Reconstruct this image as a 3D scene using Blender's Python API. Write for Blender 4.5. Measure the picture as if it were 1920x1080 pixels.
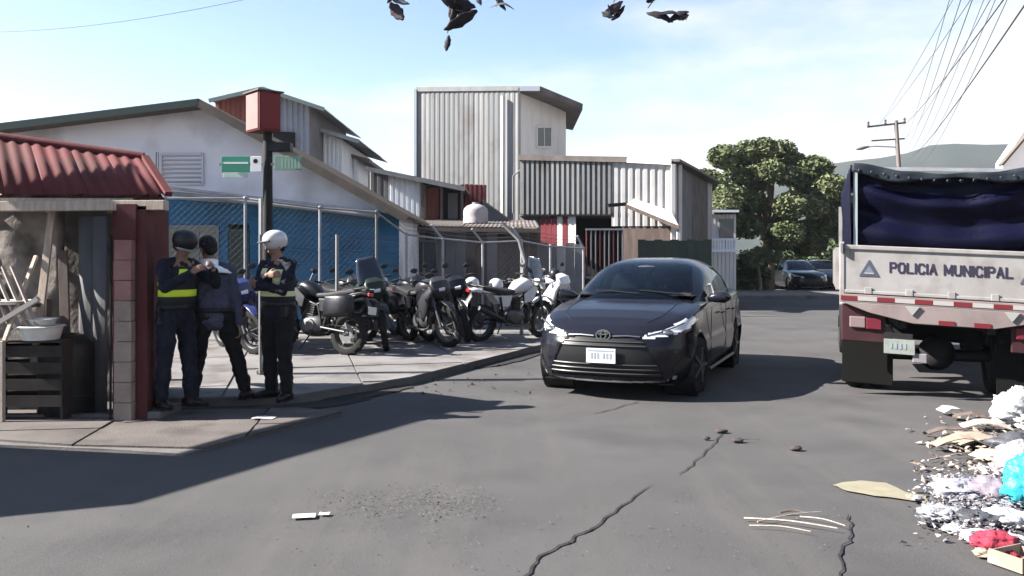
import bpy, bmesh, math, random
import numpy as np
from mathutils import Vector, Matrix, noise
R = math.radians
for o in list(bpy.data.objects): bpy.data.objects.remove(o)
SC = bpy.context.scene
COL = SC.collection
random.seed(7)

# ------------------------------------------------------------------ camera, sky, sun, exposure
F, HZ, HC = 1600.0, 485.0, 1.5
cam = bpy.data.cameras.new('camera'); camo = bpy.data.objects.new('camera', cam); COL.objects.link(camo)
camo.location = (0, 0, HC); camo.rotation_euler = (R(90), 0, 0)
cam.sensor_width = 36; cam.lens = 36*F/1920; cam.shift_y = -(540-HZ)/1920
cam.clip_start = .05; cam.clip_end = 4000
SC.camera = camo
SUN = Vector((-1, -.06, 0)).normalized()*math.cos(R(35)) + Vector((0, 0, math.sin(R(35))))
sl = bpy.data.lights.new('sun', 'SUN'); so = bpy.data.objects.new('sun', sl); COL.objects.link(so)
sl.energy = 5.0; sl.angle = R(.5); sl.color = (1, .95, .88)
so.rotation_euler = SUN.to_track_quat('Z', 'Y').to_euler(); so.location = (-30, -6, 30)
world = bpy.data.worlds.new('World'); SC.world = world; world.use_nodes = True
wn, wl = world.node_tree.nodes, world.node_tree.links
wn.clear()
def N(t, **k):
    n = wn.new(t)
    for a, b in k.items(): setattr(n, a, b)
    return n
sky = N('ShaderNodeTexSky'); sky.sky_type = 'NISHITA'; sky.sun_disc = False
sky.sun_elevation = R(35); sky.sun_rotation = math.atan2(SUN.x, SUN.y)
sky.air_density = .9; sky.dust_density = .4; sky.ozone_density = 1.6
tc = N('ShaderNodeTexCoord'); sp = N('ShaderNodeSeparateXYZ'); wl.new(tc.outputs['Generated'], sp.inputs[0])
mp = N('ShaderNodeMapping'); mp.inputs['Scale'].default_value = (1.6, 1.6, 5.0); mp.inputs['Location'].default_value = (.35, .1, .2)
wl.new(tc.outputs['Generated'], mp.inputs[0])
nz = N('ShaderNodeTexNoise'); nz.inputs['Scale'].default_value = 1.5; nz.inputs['Detail'].default_value = 7; nz.inputs['Roughness'].default_value = .55
wl.new(mp.outputs[0], nz.inputs['Vector'])
def MA(op, a, b):
    m = N('ShaderNodeMath', operation=op)
    for i, s in enumerate((a, b)):
        if isinstance(s, (int, float)): m.inputs[i].default_value = s
        else: wl.new(s, m.inputs[i])
    return m.outputs[0]
# more cloud low in the sky and towards the right-hand side of the street
bias = MA('ADD', MA('MULTIPLY', sp.outputs['Z'], -1.75), MA('MULTIPLY', sp.outputs['X'], .62))
msk = MA('ADD', MA('MULTIPLY', nz.outputs['Fac'], 1.25), bias)
rmp = N('ShaderNodeMapRange', interpolation_type='SMOOTHSTEP')
rmp.inputs['From Min'].default_value = .20; rmp.inputs['From Max'].default_value = .56
wl.new(msk, rmp.inputs['Value'])
mixc = N('ShaderNodeMix', data_type='RGBA')
wl.new(rmp.outputs[0], mixc.inputs['Factor']); wl.new(sky.outputs[0], mixc.inputs['A'])
mixc.inputs['B'].default_value = (4.15, 4.28, 4.36, 1)
bg = N('ShaderNodeBackground'); bg.inputs['Strength'].default_value = .05
wl.new(mixc.outputs['Result'], bg.inputs['Color'])
wo = N('ShaderNodeOutputWorld'); wl.new(bg.outputs[0], wo.inputs[0])
SC.view_settings.view_transform = 'Standard'; SC.view_settings.look = 'None'
SC.view_settings.gamma = 1; SC.view_settings.exposure = 2.3
SC.render.engine = 'CYCLES'

# ------------------------------------------------------------------ helpers
def P(u, v, Y): return Vector(((u-960)/F*Y, Y, HC+(HZ-v)/F*Y))
def G(u, v, z=0.0):
    Y = (HC-z)*F/(v-HZ); return Vector(((u-960)/F*Y, Y, z))
MATS = {}
def mat(name, c, rough=.7, metal=0.0, c2=None, scale=4.0, bump=0.0, bscale=60.0, spec=.22, stretch=(1,1,1), thr=(.35,.65), coat=0.0, trans=0.0, emit=None, alpha=1.0, c3=None, s3=1.0, sheen=0):
    if name in MATS: return MATS[name]
    m = bpy.data.materials.new(name); m.use_nodes = True; MATS[name] = m
    nt = m.node_tree; b = nt.nodes['Principled BSDF']
    b.inputs['Roughness'].default_value = rough; b.inputs['Metallic'].default_value = metal
    b.inputs['Specular IOR Level'].default_value = spec
    b.inputs['Base Color'].default_value = (*c, 1)
    if coat: b.inputs['Coat Weight'].default_value = coat; b.inputs['Coat Roughness'].default_value = .04
    if trans: b.inputs['Transmission Weight'].default_value = trans
    if emit: b.inputs['Emission Color'].default_value = (*emit, 1); b.inputs['Emission Strength'].default_value = 1
    t = nt.nodes.new('ShaderNodeTexCoord'); mpn = nt.nodes.new('ShaderNodeMapping'); mpn.inputs['Scale'].default_value = stretch
    nt.links.new(t.outputs['Object'], mpn.inputs[0])
    if c2 is not None:
        n = nt.nodes.new('ShaderNodeTexNoise'); n.inputs['Scale'].default_value = scale; n.inputs['Detail'].default_value = 8; n.inputs['Roughness'].default_value = .62
        nt.links.new(mpn.outputs[0], n.inputs['Vector'])
        r = nt.nodes.new('ShaderNodeMapRange'); r.inputs['From Min'].default_value = thr[0]; r.inputs['From Max'].default_value = thr[1]
        nt.links.new(n.outputs['Fac'], r.inputs['Value'])
        mx = nt.nodes.new('ShaderNodeMix'); mx.data_type = 'RGBA'
        mx.inputs['A'].default_value = (*c, 1); mx.inputs['B'].default_value = (*c2, 1)
        nt.links.new(r.outputs[0], mx.inputs['Factor']); out = mx.outputs['Result']
        if c3 is not None:
            n3 = nt.nodes.new('ShaderNodeTexNoise'); n3.inputs['Scale'].default_value = s3; n3.inputs['Detail'].default_value = 6
            nt.links.new(t.outputs['Object'], n3.inputs['Vector'])
            r3 = nt.nodes.new('ShaderNodeMapRange'); r3.inputs['From Min'].default_value = .5; r3.inputs['From Max'].default_value = .7
            nt.links.new(n3.outputs['Fac'], r3.inputs['Value'])
            m3 = nt.nodes.new('ShaderNodeMix'); m3.data_type = 'RGBA'; nt.links.new(out, m3.inputs['A']); m3.inputs['B'].default_value = (*c3, 1)
            nt.links.new(r3.outputs[0], m3.inputs['Factor']); out = m3.outputs['Result']
        nt.links.new(out, b.inputs['Base Color'])
    if bump:
        n2 = nt.nodes.new('ShaderNodeTexNoise'); n2.inputs['Scale'].default_value = bscale; n2.inputs['Detail'].default_value = 6
        nt.links.new(mpn.outputs[0], n2.inputs['Vector'])
        bp = nt.nodes.new('ShaderNodeBump'); bp.inputs['Strength'].default_value = bump; bp.inputs['Distance'].default_value = .02
        nt.links.new(n2.outputs['Fac'], bp.inputs['Height']); nt.links.new(bp.outputs[0], b.inputs['Normal'])
    return m

def props(o, label=None, cat=None, group=None, kind=None, category=None):
    cat = cat or category
    if label: o['label'] = label
    if cat: o['category'] = cat
    if group: o['group'] = group
    if kind: o['kind'] = kind
    return o
def thing(name, label, cat, loc=(0, 0, 0), rz=0.0, group=None, scale=1.0):
    o = bpy.data.objects.new(name, None); COL.objects.link(o); o.empty_display_size = .2
    o.location = loc; o.rotation_euler = (0, 0, rz); o.scale = (scale,)*3
    return props(o, label, cat, group)

class MB:
    def __init__(s): s.v = []; s.f = []; s.fn = None
    def add(s, vs, fs):
        b = len(s.v); s.v += [tuple(x) for x in vs]; s.f += [tuple(i+b for i in f) for f in fs]; return s
    def box(s, x0, x1, y0, y1, z0, z1, M=None):
        vs = [Vector((x, y, z)) for z in (z0, z1) for y in (y0, y1) for x in (x0, x1)]
        if M is not None: vs = [M @ q for q in vs]
        return s.add(vs, [(0,2,3,1),(4,5,7,6),(0,1,5,4),(2,6,7,3),(0,4,6,2),(1,3,7,5)])
    def bar(s, p0, p1, w, h, up=Vector((0,0,1))):
        p0 = Vector(p0); p1 = Vector(p1); d = (p1-p0); L = d.length; d.normalize()
        if abs(d.dot(up)) > .98: up = Vector((0,1,0))
        a = d.cross(up).normalized(); b = a.cross(d)
        M = Matrix(((a.x,d.x,b.x,p0.x),(a.y,d.y,b.y,p0.y),(a.z,d.z,b.z,p0.z),(0,0,0,1)))
        return s.box(-w/2, w/2, 0, L, -h/2, h/2, M)
    def tube(s, pts, r, n=8, cap=True, flat=1.0):
        pts = [Vector(p) for p in pts]; m = len(pts)
        rs = r if isinstance(r, (list, tuple)) else [r]*m
        base = len(s.v); up = None
        for i, p in enumerate(pts):
            d = (pts[min(i+1, m-1)]-pts[max(i-1, 0)]).normalized()
            if up is None:
                up = Vector((0,0,1)) if abs(d.z) < .9 else Vector((0,1,0))
            a = d.cross(up).normalized(); b = a.cross(d).normalized(); up = b
            for k in range(n):
                t = 2*math.pi*k/n
                s.v.append(tuple(p+a*math.cos(t)*rs[i]+b*math.sin(t)*rs[i]*flat))
        for i in range(m-1):
            for k in range(n):
                k2 = (k+1) % n
                s.f.append((base+i*n+k, base+i*n+k2, base+(i+1)*n+k2, base+(i+1)*n+k))
        if cap:
            s.f.append(tuple(base+k for k in range(n))[::-1]); s.f.append(tuple(base+(m-1)*n+k for k in range(n)))
        return s
    def loft(s, pts, ws, hs, n=14, ex=2.4, up=Vector((0,0,1)), cap=True):
        """rings of half width ws (sideways) and half height hs along pts"""
        pts = [Vector(p) for p in pts]; m = len(pts); base = len(s.v)
        for i, p in enumerate(pts):
            d = (pts[min(i+1, m-1)]-pts[max(i-1, 0)]).normalized()
            a = d.cross(up).normalized(); b = a.cross(d).normalized()
            for k in range(n):
                t = 2*math.pi*k/n; c, q = math.cos(t), math.sin(t)
                cx = math.copysign(abs(c)**(2/ex), c); cy = math.copysign(abs(q)**(2/ex), q)
                s.v.append(tuple(p+a*cx*ws[i]+b*cy*hs[i]))
        for i in range(m-1):
            for k in range(n):
                k2 = (k+1) % n
                s.f.append((base+i*n+k, base+i*n+k2, base+(i+1)*n+k2, base+(i+1)*n+k))
        if cap:
            s.f.append(tuple(base+k for k in range(n))[::-1]); s.f.append(tuple(base+(m-1)*n+k for k in range(n)))
        return s
    def lathe(s, prof, c=(0,0,0), axis='Z', n=20, closed=False):
        base = len(s.v); c = Vector(c)
        for r, h in prof:
            for k in range(n):
                t = 2*math.pi*k/n; x, y = r*math.cos(t), r*math.sin(t)
                q = {'Z': (x, y, h), 'Y': (x, h, y), 'X': (h, x, y)}[axis]
                s.v.append(tuple(c+Vector(q)))
        m = len(prof)
        for i in range(m if closed else m-1):
            j = (i+1) % m
            for k in range(n):
                k2 = (k+1) % n
                s.f.append((base+i*n+k, base+i*n+k2, base+j*n+k2, base+j*n+k))
        return s
    def ell(s, c, r, nu=14, nv=9, M=None, ex=2.0):
        base = len(s.v); c = Vector(c)
        for j in range(nv+1):
            ph = -math.pi/2+math.pi*j/nv
            for i in range(nu):
                th = 2*math.pi*i/nu
                q = [math.cos(ph)*math.cos(th), math.cos(ph)*math.sin(th), math.sin(ph)]
                q = [math.copysign(abs(w)**(2/ex), w) for w in q]
                q = Vector((q[0]*r[0], q[1]*r[1], q[2]*r[2]))
                if M is not None: q = M @ q
                s.v.append(tuple(c+q))
        for j in range(nv):
            for i in range(nu):
                i2 = (i+1) % nu
                s.f.append((base+j*nu+i, base+j*nu+i2, base+(j+1)*nu+i2, base+(j+1)*nu+i))
        return s
    def ecap(s, p0, p1, r0, r1, hint=Vector((1,0,0)), n=14, k=5):
        """elliptical cone with round ends; r=(along hint, across)"""
        p0 = Vector(p0); p1 = Vector(p1); d = (p1-p0)
        if d.length < 1e-5: d = Vector((0,0,1e-4))
        dn = d.normalized(); a = (hint-dn*hint.dot(dn))
        if a.length < .05: a = dn.orthogonal()
        a.normalize(); b = dn.cross(a)
        if isinstance(r0, (int, float)): r0 = (r0, r0)
        if isinstance(r1, (int, float)): r1 = (r1, r1)
        rings = []
        for i in range(k+1):
            t = math.pi/2*(1-i/k); rings.append((p0-dn*math.sin(t)*min(r0), r0, max(math.cos(t), .02)))
        for i in range(k+1):
            t = math.pi/2*i/k; rings.append((p1+dn*math.sin(t)*min(r1), r1, max(math.cos(t), .02)))
        base = len(s.v)
        for p, r, q in rings:
            for j in range(n):
                t = 2*math.pi*j/n; s.v.append(tuple(p+a*math.cos(t)*r[0]*q+b*math.sin(t)*r[1]*q))
        m = len(rings)
        for i in range(m-1):
            for j in range(n):
                j2 = (j+1) % n; s.f.append((base+i*n+j, base+i*n+j2, base+(i+1)*n+j2, base+(i+1)*n+j))
        s.f.append(tuple(base+j for j in range(n))[::-1]); s.f.append(tuple(base+(m-1)*n+j for j in range(n)))
        return s
    def prism(s, poly, d):
        """closed slab: polygon of 3-D points pushed along vector d"""
        poly = [Vector(p) for p in poly]; d = Vector(d); n = len(poly); b = len(s.v)
        s.v += [tuple(p) for p in poly]+[tuple(p+d) for p in poly]
        s.f.append(tuple(b+i for i in range(n))); s.f.append(tuple(b+n+i for i in range(n))[::-1])
        for i in range(n):
            j = (i+1) % n; s.f.append((b+j, b+i, b+n+i, b+n+j))
        return s
    def build(s, name, m, parent=None, smooth=False, bevel=0, solid=0, sub=0, loc=None, **pr):
        me = bpy.data.meshes.new(name); me.from_pydata(s.v, [], s.f); me.update()
        bm = bmesh.new(); bm.from_mesh(me); bmesh.ops.recalc_face_normals(bm, faces=bm.faces); bm.to_mesh(me); bm.free()
        if m: me.materials.append(m)
        if smooth:
            me.polygons.foreach_set('use_smooth', [True]*len(me.polygons))
            me.set_sharp_from_angle(angle=R(42))
        o = bpy.data.objects.new(name, me); COL.objects.link(o)
        if parent: o.parent = parent
        if loc is not None: o.location = loc
        if bevel:
            b = o.modifiers.new('bevel', 'BEVEL'); b.width = bevel; b.segments = 2; b.limit_method = 'ANGLE'; b.angle_limit = R(50)
        if solid:
            b = o.modifiers.new('solid', 'SOLIDIFY'); b.thickness = solid; b.offset = 0
        if sub:
            b = o.modifiers.new('sub', 'SUBSURF'); b.levels = b.render_levels = sub
        return props(o, **pr)

def copy_tree(o, parent=None):
    c = o.copy(); COL.objects.link(c); c.parent = parent
    for ch in list(o.children): copy_tree(ch, c)
    return c

def corr(name, p0, p1, q0, q1, m, parent=None, pitch=.076, depth=.018, rows=1, solid=.0012, kind='trap', jit=0.0, **pr):
    """ribbed sheet; ribs run from edge p0-p1 to edge q0-q1"""
    p0, p1, q0, q1 = map(Vector, (p0, p1, q0, q1))
    nrm = (p1-p0).cross(q0-p0).normalized()
    W = max((p1-p0).length, (q1-q0).length); n = max(1, int(W/pitch))
    S = []
    for i in range(n):
        if kind == 'trap': S += [(i/n, 0), ((i+.30)/n, 0), ((i+.42)/n, 1), ((i+.88)/n, 1)]
        else: S += [((i+k/6)/n, .5-.5*math.cos(2*math.pi*k/6)) for k in range(6)]
    S.append((1, 0)); b = MB(); k = len(S)
    for r in range(rows+1):
        t = r/rows
        for sx, d in S:
            q = p0.lerp(p1, sx).lerp(q0.lerp(q1, sx), t)
            w = noise.noise(q*1.3)*jit
            b.v.append(tuple(q+nrm*(d*depth+w)))
    for r in range(rows):
        for i in range(k-1):
            a = r*k+i; b.f.append((a, a+1, a+k+1, a+k))
    return b.build(name, m, parent, solid=solid, smooth=(kind != 'trap'), **pr)
def corr_wall(name, p0, p1, q0, q1, mats, parent, width=.9, **kw):
    p0, p1, q0, q1 = map(Vector, (p0, p1, q0, q1)); n = max(1, round((p1-p0).length/width))
    nrm = (p1-p0).cross(q0-p0).normalized()
    for i in range(n):
        a, b = i/n, (i+1)/n+.0; off = nrm*(.004*(i % 2)+random.uniform(0, .006))
        corr(name, p0.lerp(p1, a)+off, p0.lerp(p1, b)+off, q0.lerp(q1, a)+off, q0.lerp(q1, b)+off, random.choice(mats) if isinstance(mats, list) else mats, parent, **kw)
def slab(b, a0, a1, back, th):
    """roof slab: edge a0-a1, pushed by vector back, thickness th downwards"""
    a0, a1, back = Vector(a0), Vector(a1), Vector(back)
    return b.prism([a0, a1, a1+back, a0+back], (0, 0, -th))
def window(parent, c0, c1, c2, c3, fm, gm, t=.05, n=1, name='window', depth=.03):
    """frame round quad c0..c3 (bl, br, tr, tl) + pane sub-part"""
    c = [Vector(x) for x in (c0, c1, c2, c3)]; nr = (c[1]-c[0]).cross(c[3]-c[0]).normalized()
    b = MB()
    for i in range(4): b.bar(c[i], c[(i+1) % 4], t, depth*2, up=nr)
    for k in range(1, n+1):
        if n > 0: b.bar(c[0].lerp(c[1], k/(n+1)), c[3].lerp(c[2], k/(n+1)), t*.7, depth*1.6, up=nr)
    f = b.build(name, fm, parent)
    MB().prism([x+nr*.004 for x in c], nr*.006).build('pane', gm, f)
    return f
def catmull(pts, n=6):
    pts = [Vector(p) for p in pts]; out = []
    for i in range(len(pts)-1):
        a = pts[max(i-1, 0)]; b = pts[i]; c = pts[i+1]; d = pts[min(i+2, len(pts)-1)]
        for k in range(n):
            t = k/n
            out.append(.5*((2*b)+(c-a)*t+(2*a-5*b+4*c-d)*t*t+(3*b-a-3*c+d)*t*t*t))
    out.append(pts[-1]); return out
def interp(x, xs, ys): return float(np.interp(x, xs, ys))

# ------------------------------------------------------------------ materials
M_asph = mat('asphalt', (.050,.048,.0485), .92, c2=(.068,.065,.0655), scale=.42, bump=.35, bscale=260, c3=(.043,.0415,.0425), s3=.8, spec=.2)
def speckle(m, sc=150, lo=.72, hi=1.28, dust=(.080,.0755,.072)):
    """stone grains and dust tracks along the street over the base colour"""
    nt = m.node_tree; b = nt.nodes['Principled BSDF']; src = b.inputs['Base Color'].links[0].from_socket
    t = nt.nodes.new('ShaderNodeTexCoord'); n = nt.nodes.new('ShaderNodeTexNoise'); n.inputs['Scale'].default_value = sc; n.inputs['Detail'].default_value = 3; nt.links.new(t.outputs['Object'], n.inputs['Vector'])
    r = nt.nodes.new('ShaderNodeMapRange'); r.inputs['From Min'].default_value = .3; r.inputs['From Max'].default_value = .7; r.inputs['To Min'].default_value = lo; r.inputs['To Max'].default_value = hi; nt.links.new(n.outputs['Fac'], r.inputs['Value'])
    x = nt.nodes.new('ShaderNodeVectorMath'); x.operation = 'SCALE'; nt.links.new(src, x.inputs[0]); nt.links.new(r.outputs[0], x.inputs['Scale'])
    mp_ = nt.nodes.new('ShaderNodeMapping'); mp_.inputs['Scale'].default_value = (1.1,.12,1); mp_.inputs['Rotation'].default_value = (0,0,.3); nt.links.new(t.outputs['Object'], mp_.inputs[0])
    n2 = nt.nodes.new('ShaderNodeTexNoise'); n2.inputs['Scale'].default_value = 1.6; n2.inputs['Detail'].default_value = 9; n2.inputs['Roughness'].default_value = .7; nt.links.new(mp_.outputs[0], n2.inputs['Vector'])
    r2 = nt.nodes.new('ShaderNodeMapRange'); r2.inputs['From Min'].default_value = .50; r2.inputs['From Max'].default_value = .72; r2.inputs['To Max'].default_value = .6; nt.links.new(n2.outputs['Fac'], r2.inputs['Value'])
    mx = nt.nodes.new('ShaderNodeMix'); mx.data_type = 'RGBA'; nt.links.new(r2.outputs[0], mx.inputs['Factor']); nt.links.new(x.outputs[0], mx.inputs['A']); mx.inputs['B'].default_value = (*dust, 1)
    nt.links.new(mx.outputs['Result'], b.inputs['Base Color'])
speckle(M_asph)
M_crack = mat('crack filler', (.018,.016,.018), .95)
M_conc = mat('pavement concrete', (.108,.102,.10), .9, c2=(.15,.143,.14), scale=1.3, bump=.4, bscale=50, c3=(.07,.06,.056), s3=2.2, spec=.25)
M_kerb = mat('kerb concrete', (.08,.074,.07), .9, c2=(.11,.104,.10), scale=3, bump=.4, spec=.25)
M_dirt = mat('dry ground', (.09,.08,.065), .95, c2=(.12,.105,.085), scale=.3, bump=.4, spec=.2)
M_blue = mat('blue painted wall', (.011,.078,.155), .85, c2=(.016,.092,.178), scale=1.1, bump=.15, c3=(.008,.055,.11), s3=1.6)
M_white = mat('off-white plaster', (.60,.58,.64), .85, c2=(.68,.66,.69), scale=.9, bump=.15, c3=(.40,.375,.37), s3=.8)
M_white2 = mat('white painted wall', (.66,.68,.72), .8, c2=(.75,.76,.78), scale=1.5, bump=.1)
M_galv = mat('galvanised sheet', (.15,.153,.157), .6, .1, c2=(.125,.126,.13), scale=1.2, stretch=(3,3,.5), c3=(.105,.097,.093), s3=1.3)
M_galv2 = mat('pale zinc sheet', (.20,.20,.20), .55, .1, c2=(.155,.153,.153), scale=1.6, stretch=(3,3,.4))
M_galv3 = mat('dull zinc sheet', (.36,.36,.37), .55, .2, c2=(.27,.26,.26), scale=1.6, stretch=(3,3,.4))
M_cream = mat('cream sheet', (.62,.58,.55), .7, c2=(.54,.50,.47), scale=1.2, stretch=(2,2,.5))
M_rust = mat('rust red sheet', (.16,.045,.04), .8, c2=(.23,.08,.065), scale=3, stretch=(2,2,.5), bump=.2)
M_roofred = mat('red painted roof sheet', (.078,.017,.019), .85, c2=(.095,.026,.027), scale=2.2, c3=(.05,.02,.019), s3=1.4, bump=.12, bscale=20)
M_maroon = mat('maroon paint', (.062,.016,.018), .85, c2=(.085,.027,.028), scale=3, bump=.15)
M_roofdk = mat('dark weathered roof', (.085,.075,.07), .85, c2=(.14,.12,.11), scale=2, bump=.2)
M_soffit = mat('brown fascia board', (.075,.062,.052), .85, c2=(.11,.09,.075), scale=3)
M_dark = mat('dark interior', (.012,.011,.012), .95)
M_brown = mat('brown weathered boards', (.07,.052,.045), .85, c2=(.11,.085,.075), scale=3, stretch=(3,3,.4), bump=.2)
M_gray = mat('grey rendered wall', (.13,.125,.13), .9, c2=(.18,.17,.175), scale=1.4, bump=.2)
M_mud = mat('grey mud plaster', (.11,.095,.088), .95, c2=(.20,.18,.165), scale=2.6, bump=.7, bscale=12, c3=(.05,.042,.038), s3=3)
M_dkgreen = mat('dark green boards', (.011,.018,.016), .85, c2=(.018,.026,.022), scale=3)
M_glassdk = mat('dark window glass', (.03,.035,.04), .08, spec=.6)
M_steel = mat('galvanised post', (.26,.27,.285), .5, .3, c2=(.20,.20,.215), scale=6)
M_wire = mat('fence wire', (.10,.10,.11), .6, .3)
M_black = mat('black plastic', (.008,.008,.009), .45, c2=(.02,.02,.021), scale=20)
M_rubber = mat('tyre rubber', (.010,.010,.010), .9, bump=.3, bscale=80)
M_chrome = mat('polished metal', (.28,.28,.29), .25, .95)
M_alu = mat('cast aluminium', (.09,.09,.093), .45, .6)
M_poleblk = mat('dark painted pole', (.008,.009,.010), .7, c2=(.014,.012,.012), scale=8)
M_wood = mat('old timber', (.30,.235,.19), .85, c2=(.42,.36,.31), scale=5, stretch=(6,6,.7), bump=.3)
M_bark = mat('bark', (.11,.085,.065), .95, c2=(.17,.14,.11), scale=6, stretch=(3,3,.6), bump=.8, bscale=14)
M_leafA = mat('leaf green', (.052,.080,.030), .6, c2=(.085,.115,.045), scale=1.2)
M_leafB = mat('leaf dark green', (.030,.048,.022), .65, c2=(.05,.07,.03), scale=1.5)
M_plate = mat('number plate white', (.50,.51,.50), .5)
# ------------------------------------------------------------------ ground
b = MB(); b.add([(-900,-60,-.012),(900,-60,-.012),(900,1500,-.012),(-900,1500,-.012)], [(0,1,2,3)]); b.build('ground', M_dirt, kind='structure')
# asphalt with a gentle, slightly uneven surface
b = MB(); nx, ny = 110, 130
for j in range(ny+1):
    for i in range(nx+1):
        x = -22+i*62/nx; y = -6+j*70/ny
        b.v.append((x, y, .006*noise.noise(Vector((x*.7, y*.7, 0)))))
for j in range(ny):
    for i in range(nx):
        a = j*(nx+1)+i; b.f.append((a, a+1, a+nx+2, a+nx+1))
b.build('road', M_asph, smooth=True, kind='structure')
def ribbon(name, pts, w, m, z=.0075, **pr):
    pts = catmull(pts, 7); b = MB(); n = len(pts)
    for i, p in enumerate(pts):
        d = (pts[min(i+1,n-1)]-pts[max(i-1,0)]).normalized(); s = Vector((-d.y, d.x, 0))
        j = Vector((noise.noise(p*9), noise.noise(p*9+Vector((5,5,5))), 0))*.035
        ww = w*(.45+.9*abs(noise.noise(p*5+Vector((3,1,0)))))*(1 if 1 < i < n-2 else .15)
        q = p+j; b.v += [(q.x-s.x*ww, q.y-s.y*ww, z), (q.x+s.x*ww, q.y+s.y*ww, z)]
    for i in range(n-1): b.f.append((2*i, 2*i+1, 2*i+3, 2*i+2))
    return b.build(name, m, **pr)
ribbon('road_crack', [G(960,1110),G(1000,1062),G(1050,1025),G(1110,992),G(1160,955),G(1222,910)], .011, M_crack, kind='structure')
ribbon('road_crack', [G(1560,1120),G(1578,1075),G(1582,1040),G(1598,990),G(1590,965)], .009, M_crack, kind='structure')
ribbon('road_crack', [G(1270,895),G(1310,862),G(1345,825),G(1352,805)], .008, M_crack, kind='structure')
ribbon('road_crack', [G(1110,778),G(1150,768),G(1200,752)], .012, M_crack, kind='structure')
M_stain = mat('dried spill', (.20,.18,.125), .9, c2=(.16,.145,.11), scale=8)
M_stain2 = mat('sandy grit', (.066,.060,.055), .95, c2=(.056,.053,.051), scale=7, bump=.4)
def blotch(name, us, m, z=.014, jag=.03, **pr):
    pts = [G(*q) for q in us]; n = len(pts); out = []
    for i in range(n):
        a = pts[i]; c = pts[(i+1) % n]
        for k in range(6):
            p = a.lerp(c, k/6); d = Vector((noise.noise(p*7), noise.noise(p*7+Vector((9,2,1))), 0))*jag
            out.append((p.x+d.x, p.y+d.y, z))
    return MB().add(out, [tuple(range(len(out)))]).build(name, m, **pr)
blotch('pale_spill', [(1560,912),(1610,903),(1660,908),(1700,925),(1740,934),(1735,945),(1690,938),(1640,932),(1590,922)], M_stain, .0095, .03, kind='structure')

M_gutgap = mat('gutter gap shade', (.014,.012,.012), .95, c2=(.022,.019,.018), scale=9)  # dark colour painted for the shaded gutter gaps along the kerb
blotch('gutter_gap_shade', [(600,753),(640,741),(700,728),(765,722),(775,728),(720,742),(650,753)], M_gutgap, .012, .05, kind='structure')
blotch('gutter_gap_shade', [(880,692),(915,681),(960,670),(1015,656),(1022,661),(990,674),(930,688)], M_gutgap, .012, .05, kind='structure')
blotch('gutter_gap_shade', [(480,770),(560,758),(640,752),(700,748),(640,762),(560,770)], M_gutgap, .012, .05, kind='structure')
# pavements: slabs of concrete, each its own part
def pavement(name, outline, h, cell, rot, m=M_conc, gap=.012, ang0=0):
    """clip a rotated grid of slabs to an outline (ground points) - each slab a child of the pavement bed"""
    o2 = [Vector((p[0], p[1])) for p in outline]
    bed = MB().prism([(p.x, p.y, -.02) for p in o2], (0,0,h-.012+.02)).build(name, M_kerb, kind='structure')
    cs, sn = math.cos(rot), math.sin(rot); cx = sum(p.x for p in o2)/len(o2); cy = sum(p.y for p in o2)/len(o2)
    def clip(poly, a, c):
        out = []; nrm = Vector((-(c-a).y, (c-a).x))
        for i in range(len(poly)):
            p, q = poly[i], poly[(i+1) % len(poly)]; dp, dq = (p-a).dot(nrm), (q-a).dot(nrm)
            if dp >= 0: out.append(p)
            if (dp >= 0) != (dq >= 0): out.append(p.lerp(q, dp/(dp-dq)))
        return out
    area = sum(o2[i].cross(o2[(i+1)%len(o2)]) for i in range(len(o2))) if hasattr(Vector((0,0)),'cross') else 0
    tri = sum(o2[i].x*o2[(i+1)%len(o2)].y-o2[(i+1)%len(o2)].x*o2[i].y for i in range(len(o2)))
    if tri < 0: o2 = o2[::-1]
    R0 = 16; n = int(R0/cell)
    for i in range(-n, n):
        for j in range(-n, n):
            q = []
            for (a, c) in ((i*cell+gap, j*cell+gap), ((i+1)*cell-gap, j*cell+gap), ((i+1)*cell-gap, (j+1)*cell-gap), (i*cell+gap, (j+1)*cell-gap)):
                q.append(Vector((cx+a*cs-c*sn, cy+a*sn+c*cs)))
            for k in range(len(o2)):
                if len(q) > 2: q = clip(q, o2[k], o2[(k+1) % len(o2)])
            if len(q) > 2:
                ar = abs(sum(q[k].x*q[(k+1)%len(q)].y-q[(k+1)%len(q)].x*q[k].y for k in range(len(q))))/2
                if ar < .05: continue
                dz = random.uniform(-.004, .008)
                MB().prism([(p.x, p.y, h-.02) for p in q], (0,0,.02+dz)).build('paving_slab', m, bed)
    return bed
g = lambda u, v: G(u, v)
random.seed(3)
# corner pavement where the motorcycles stand (convex outline)
pv1 = pavement('pavement', [G(270,768),G(560,757),G(770,722),G(1024,655),G(1100,628),G(1100,612),G(225,612),G(-80,640)], .10, 1.45, R(14))
# forecourt slab in front of the shed
pv2 = pavement('forecourt', [G(-260,832),G(0,838),G(200,846),G(345,856),G(640,778),G(560,771),G(-240,778)], .03, 1.3, R(8), m=mat('worn forecourt concrete', (.072,.062,.058), .92, c2=(.095,.083,.078), scale=1.6, bump=.4, bscale=60, c3=(.055,.046,.043), s3=2.4))
# far pavement across the street
MB().prism([G(1290,560),G(1700,560),G(1900,549),G(1250,549)], (0,0,.12)).build('far_pavement', M_conc, kind='structure')

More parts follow.
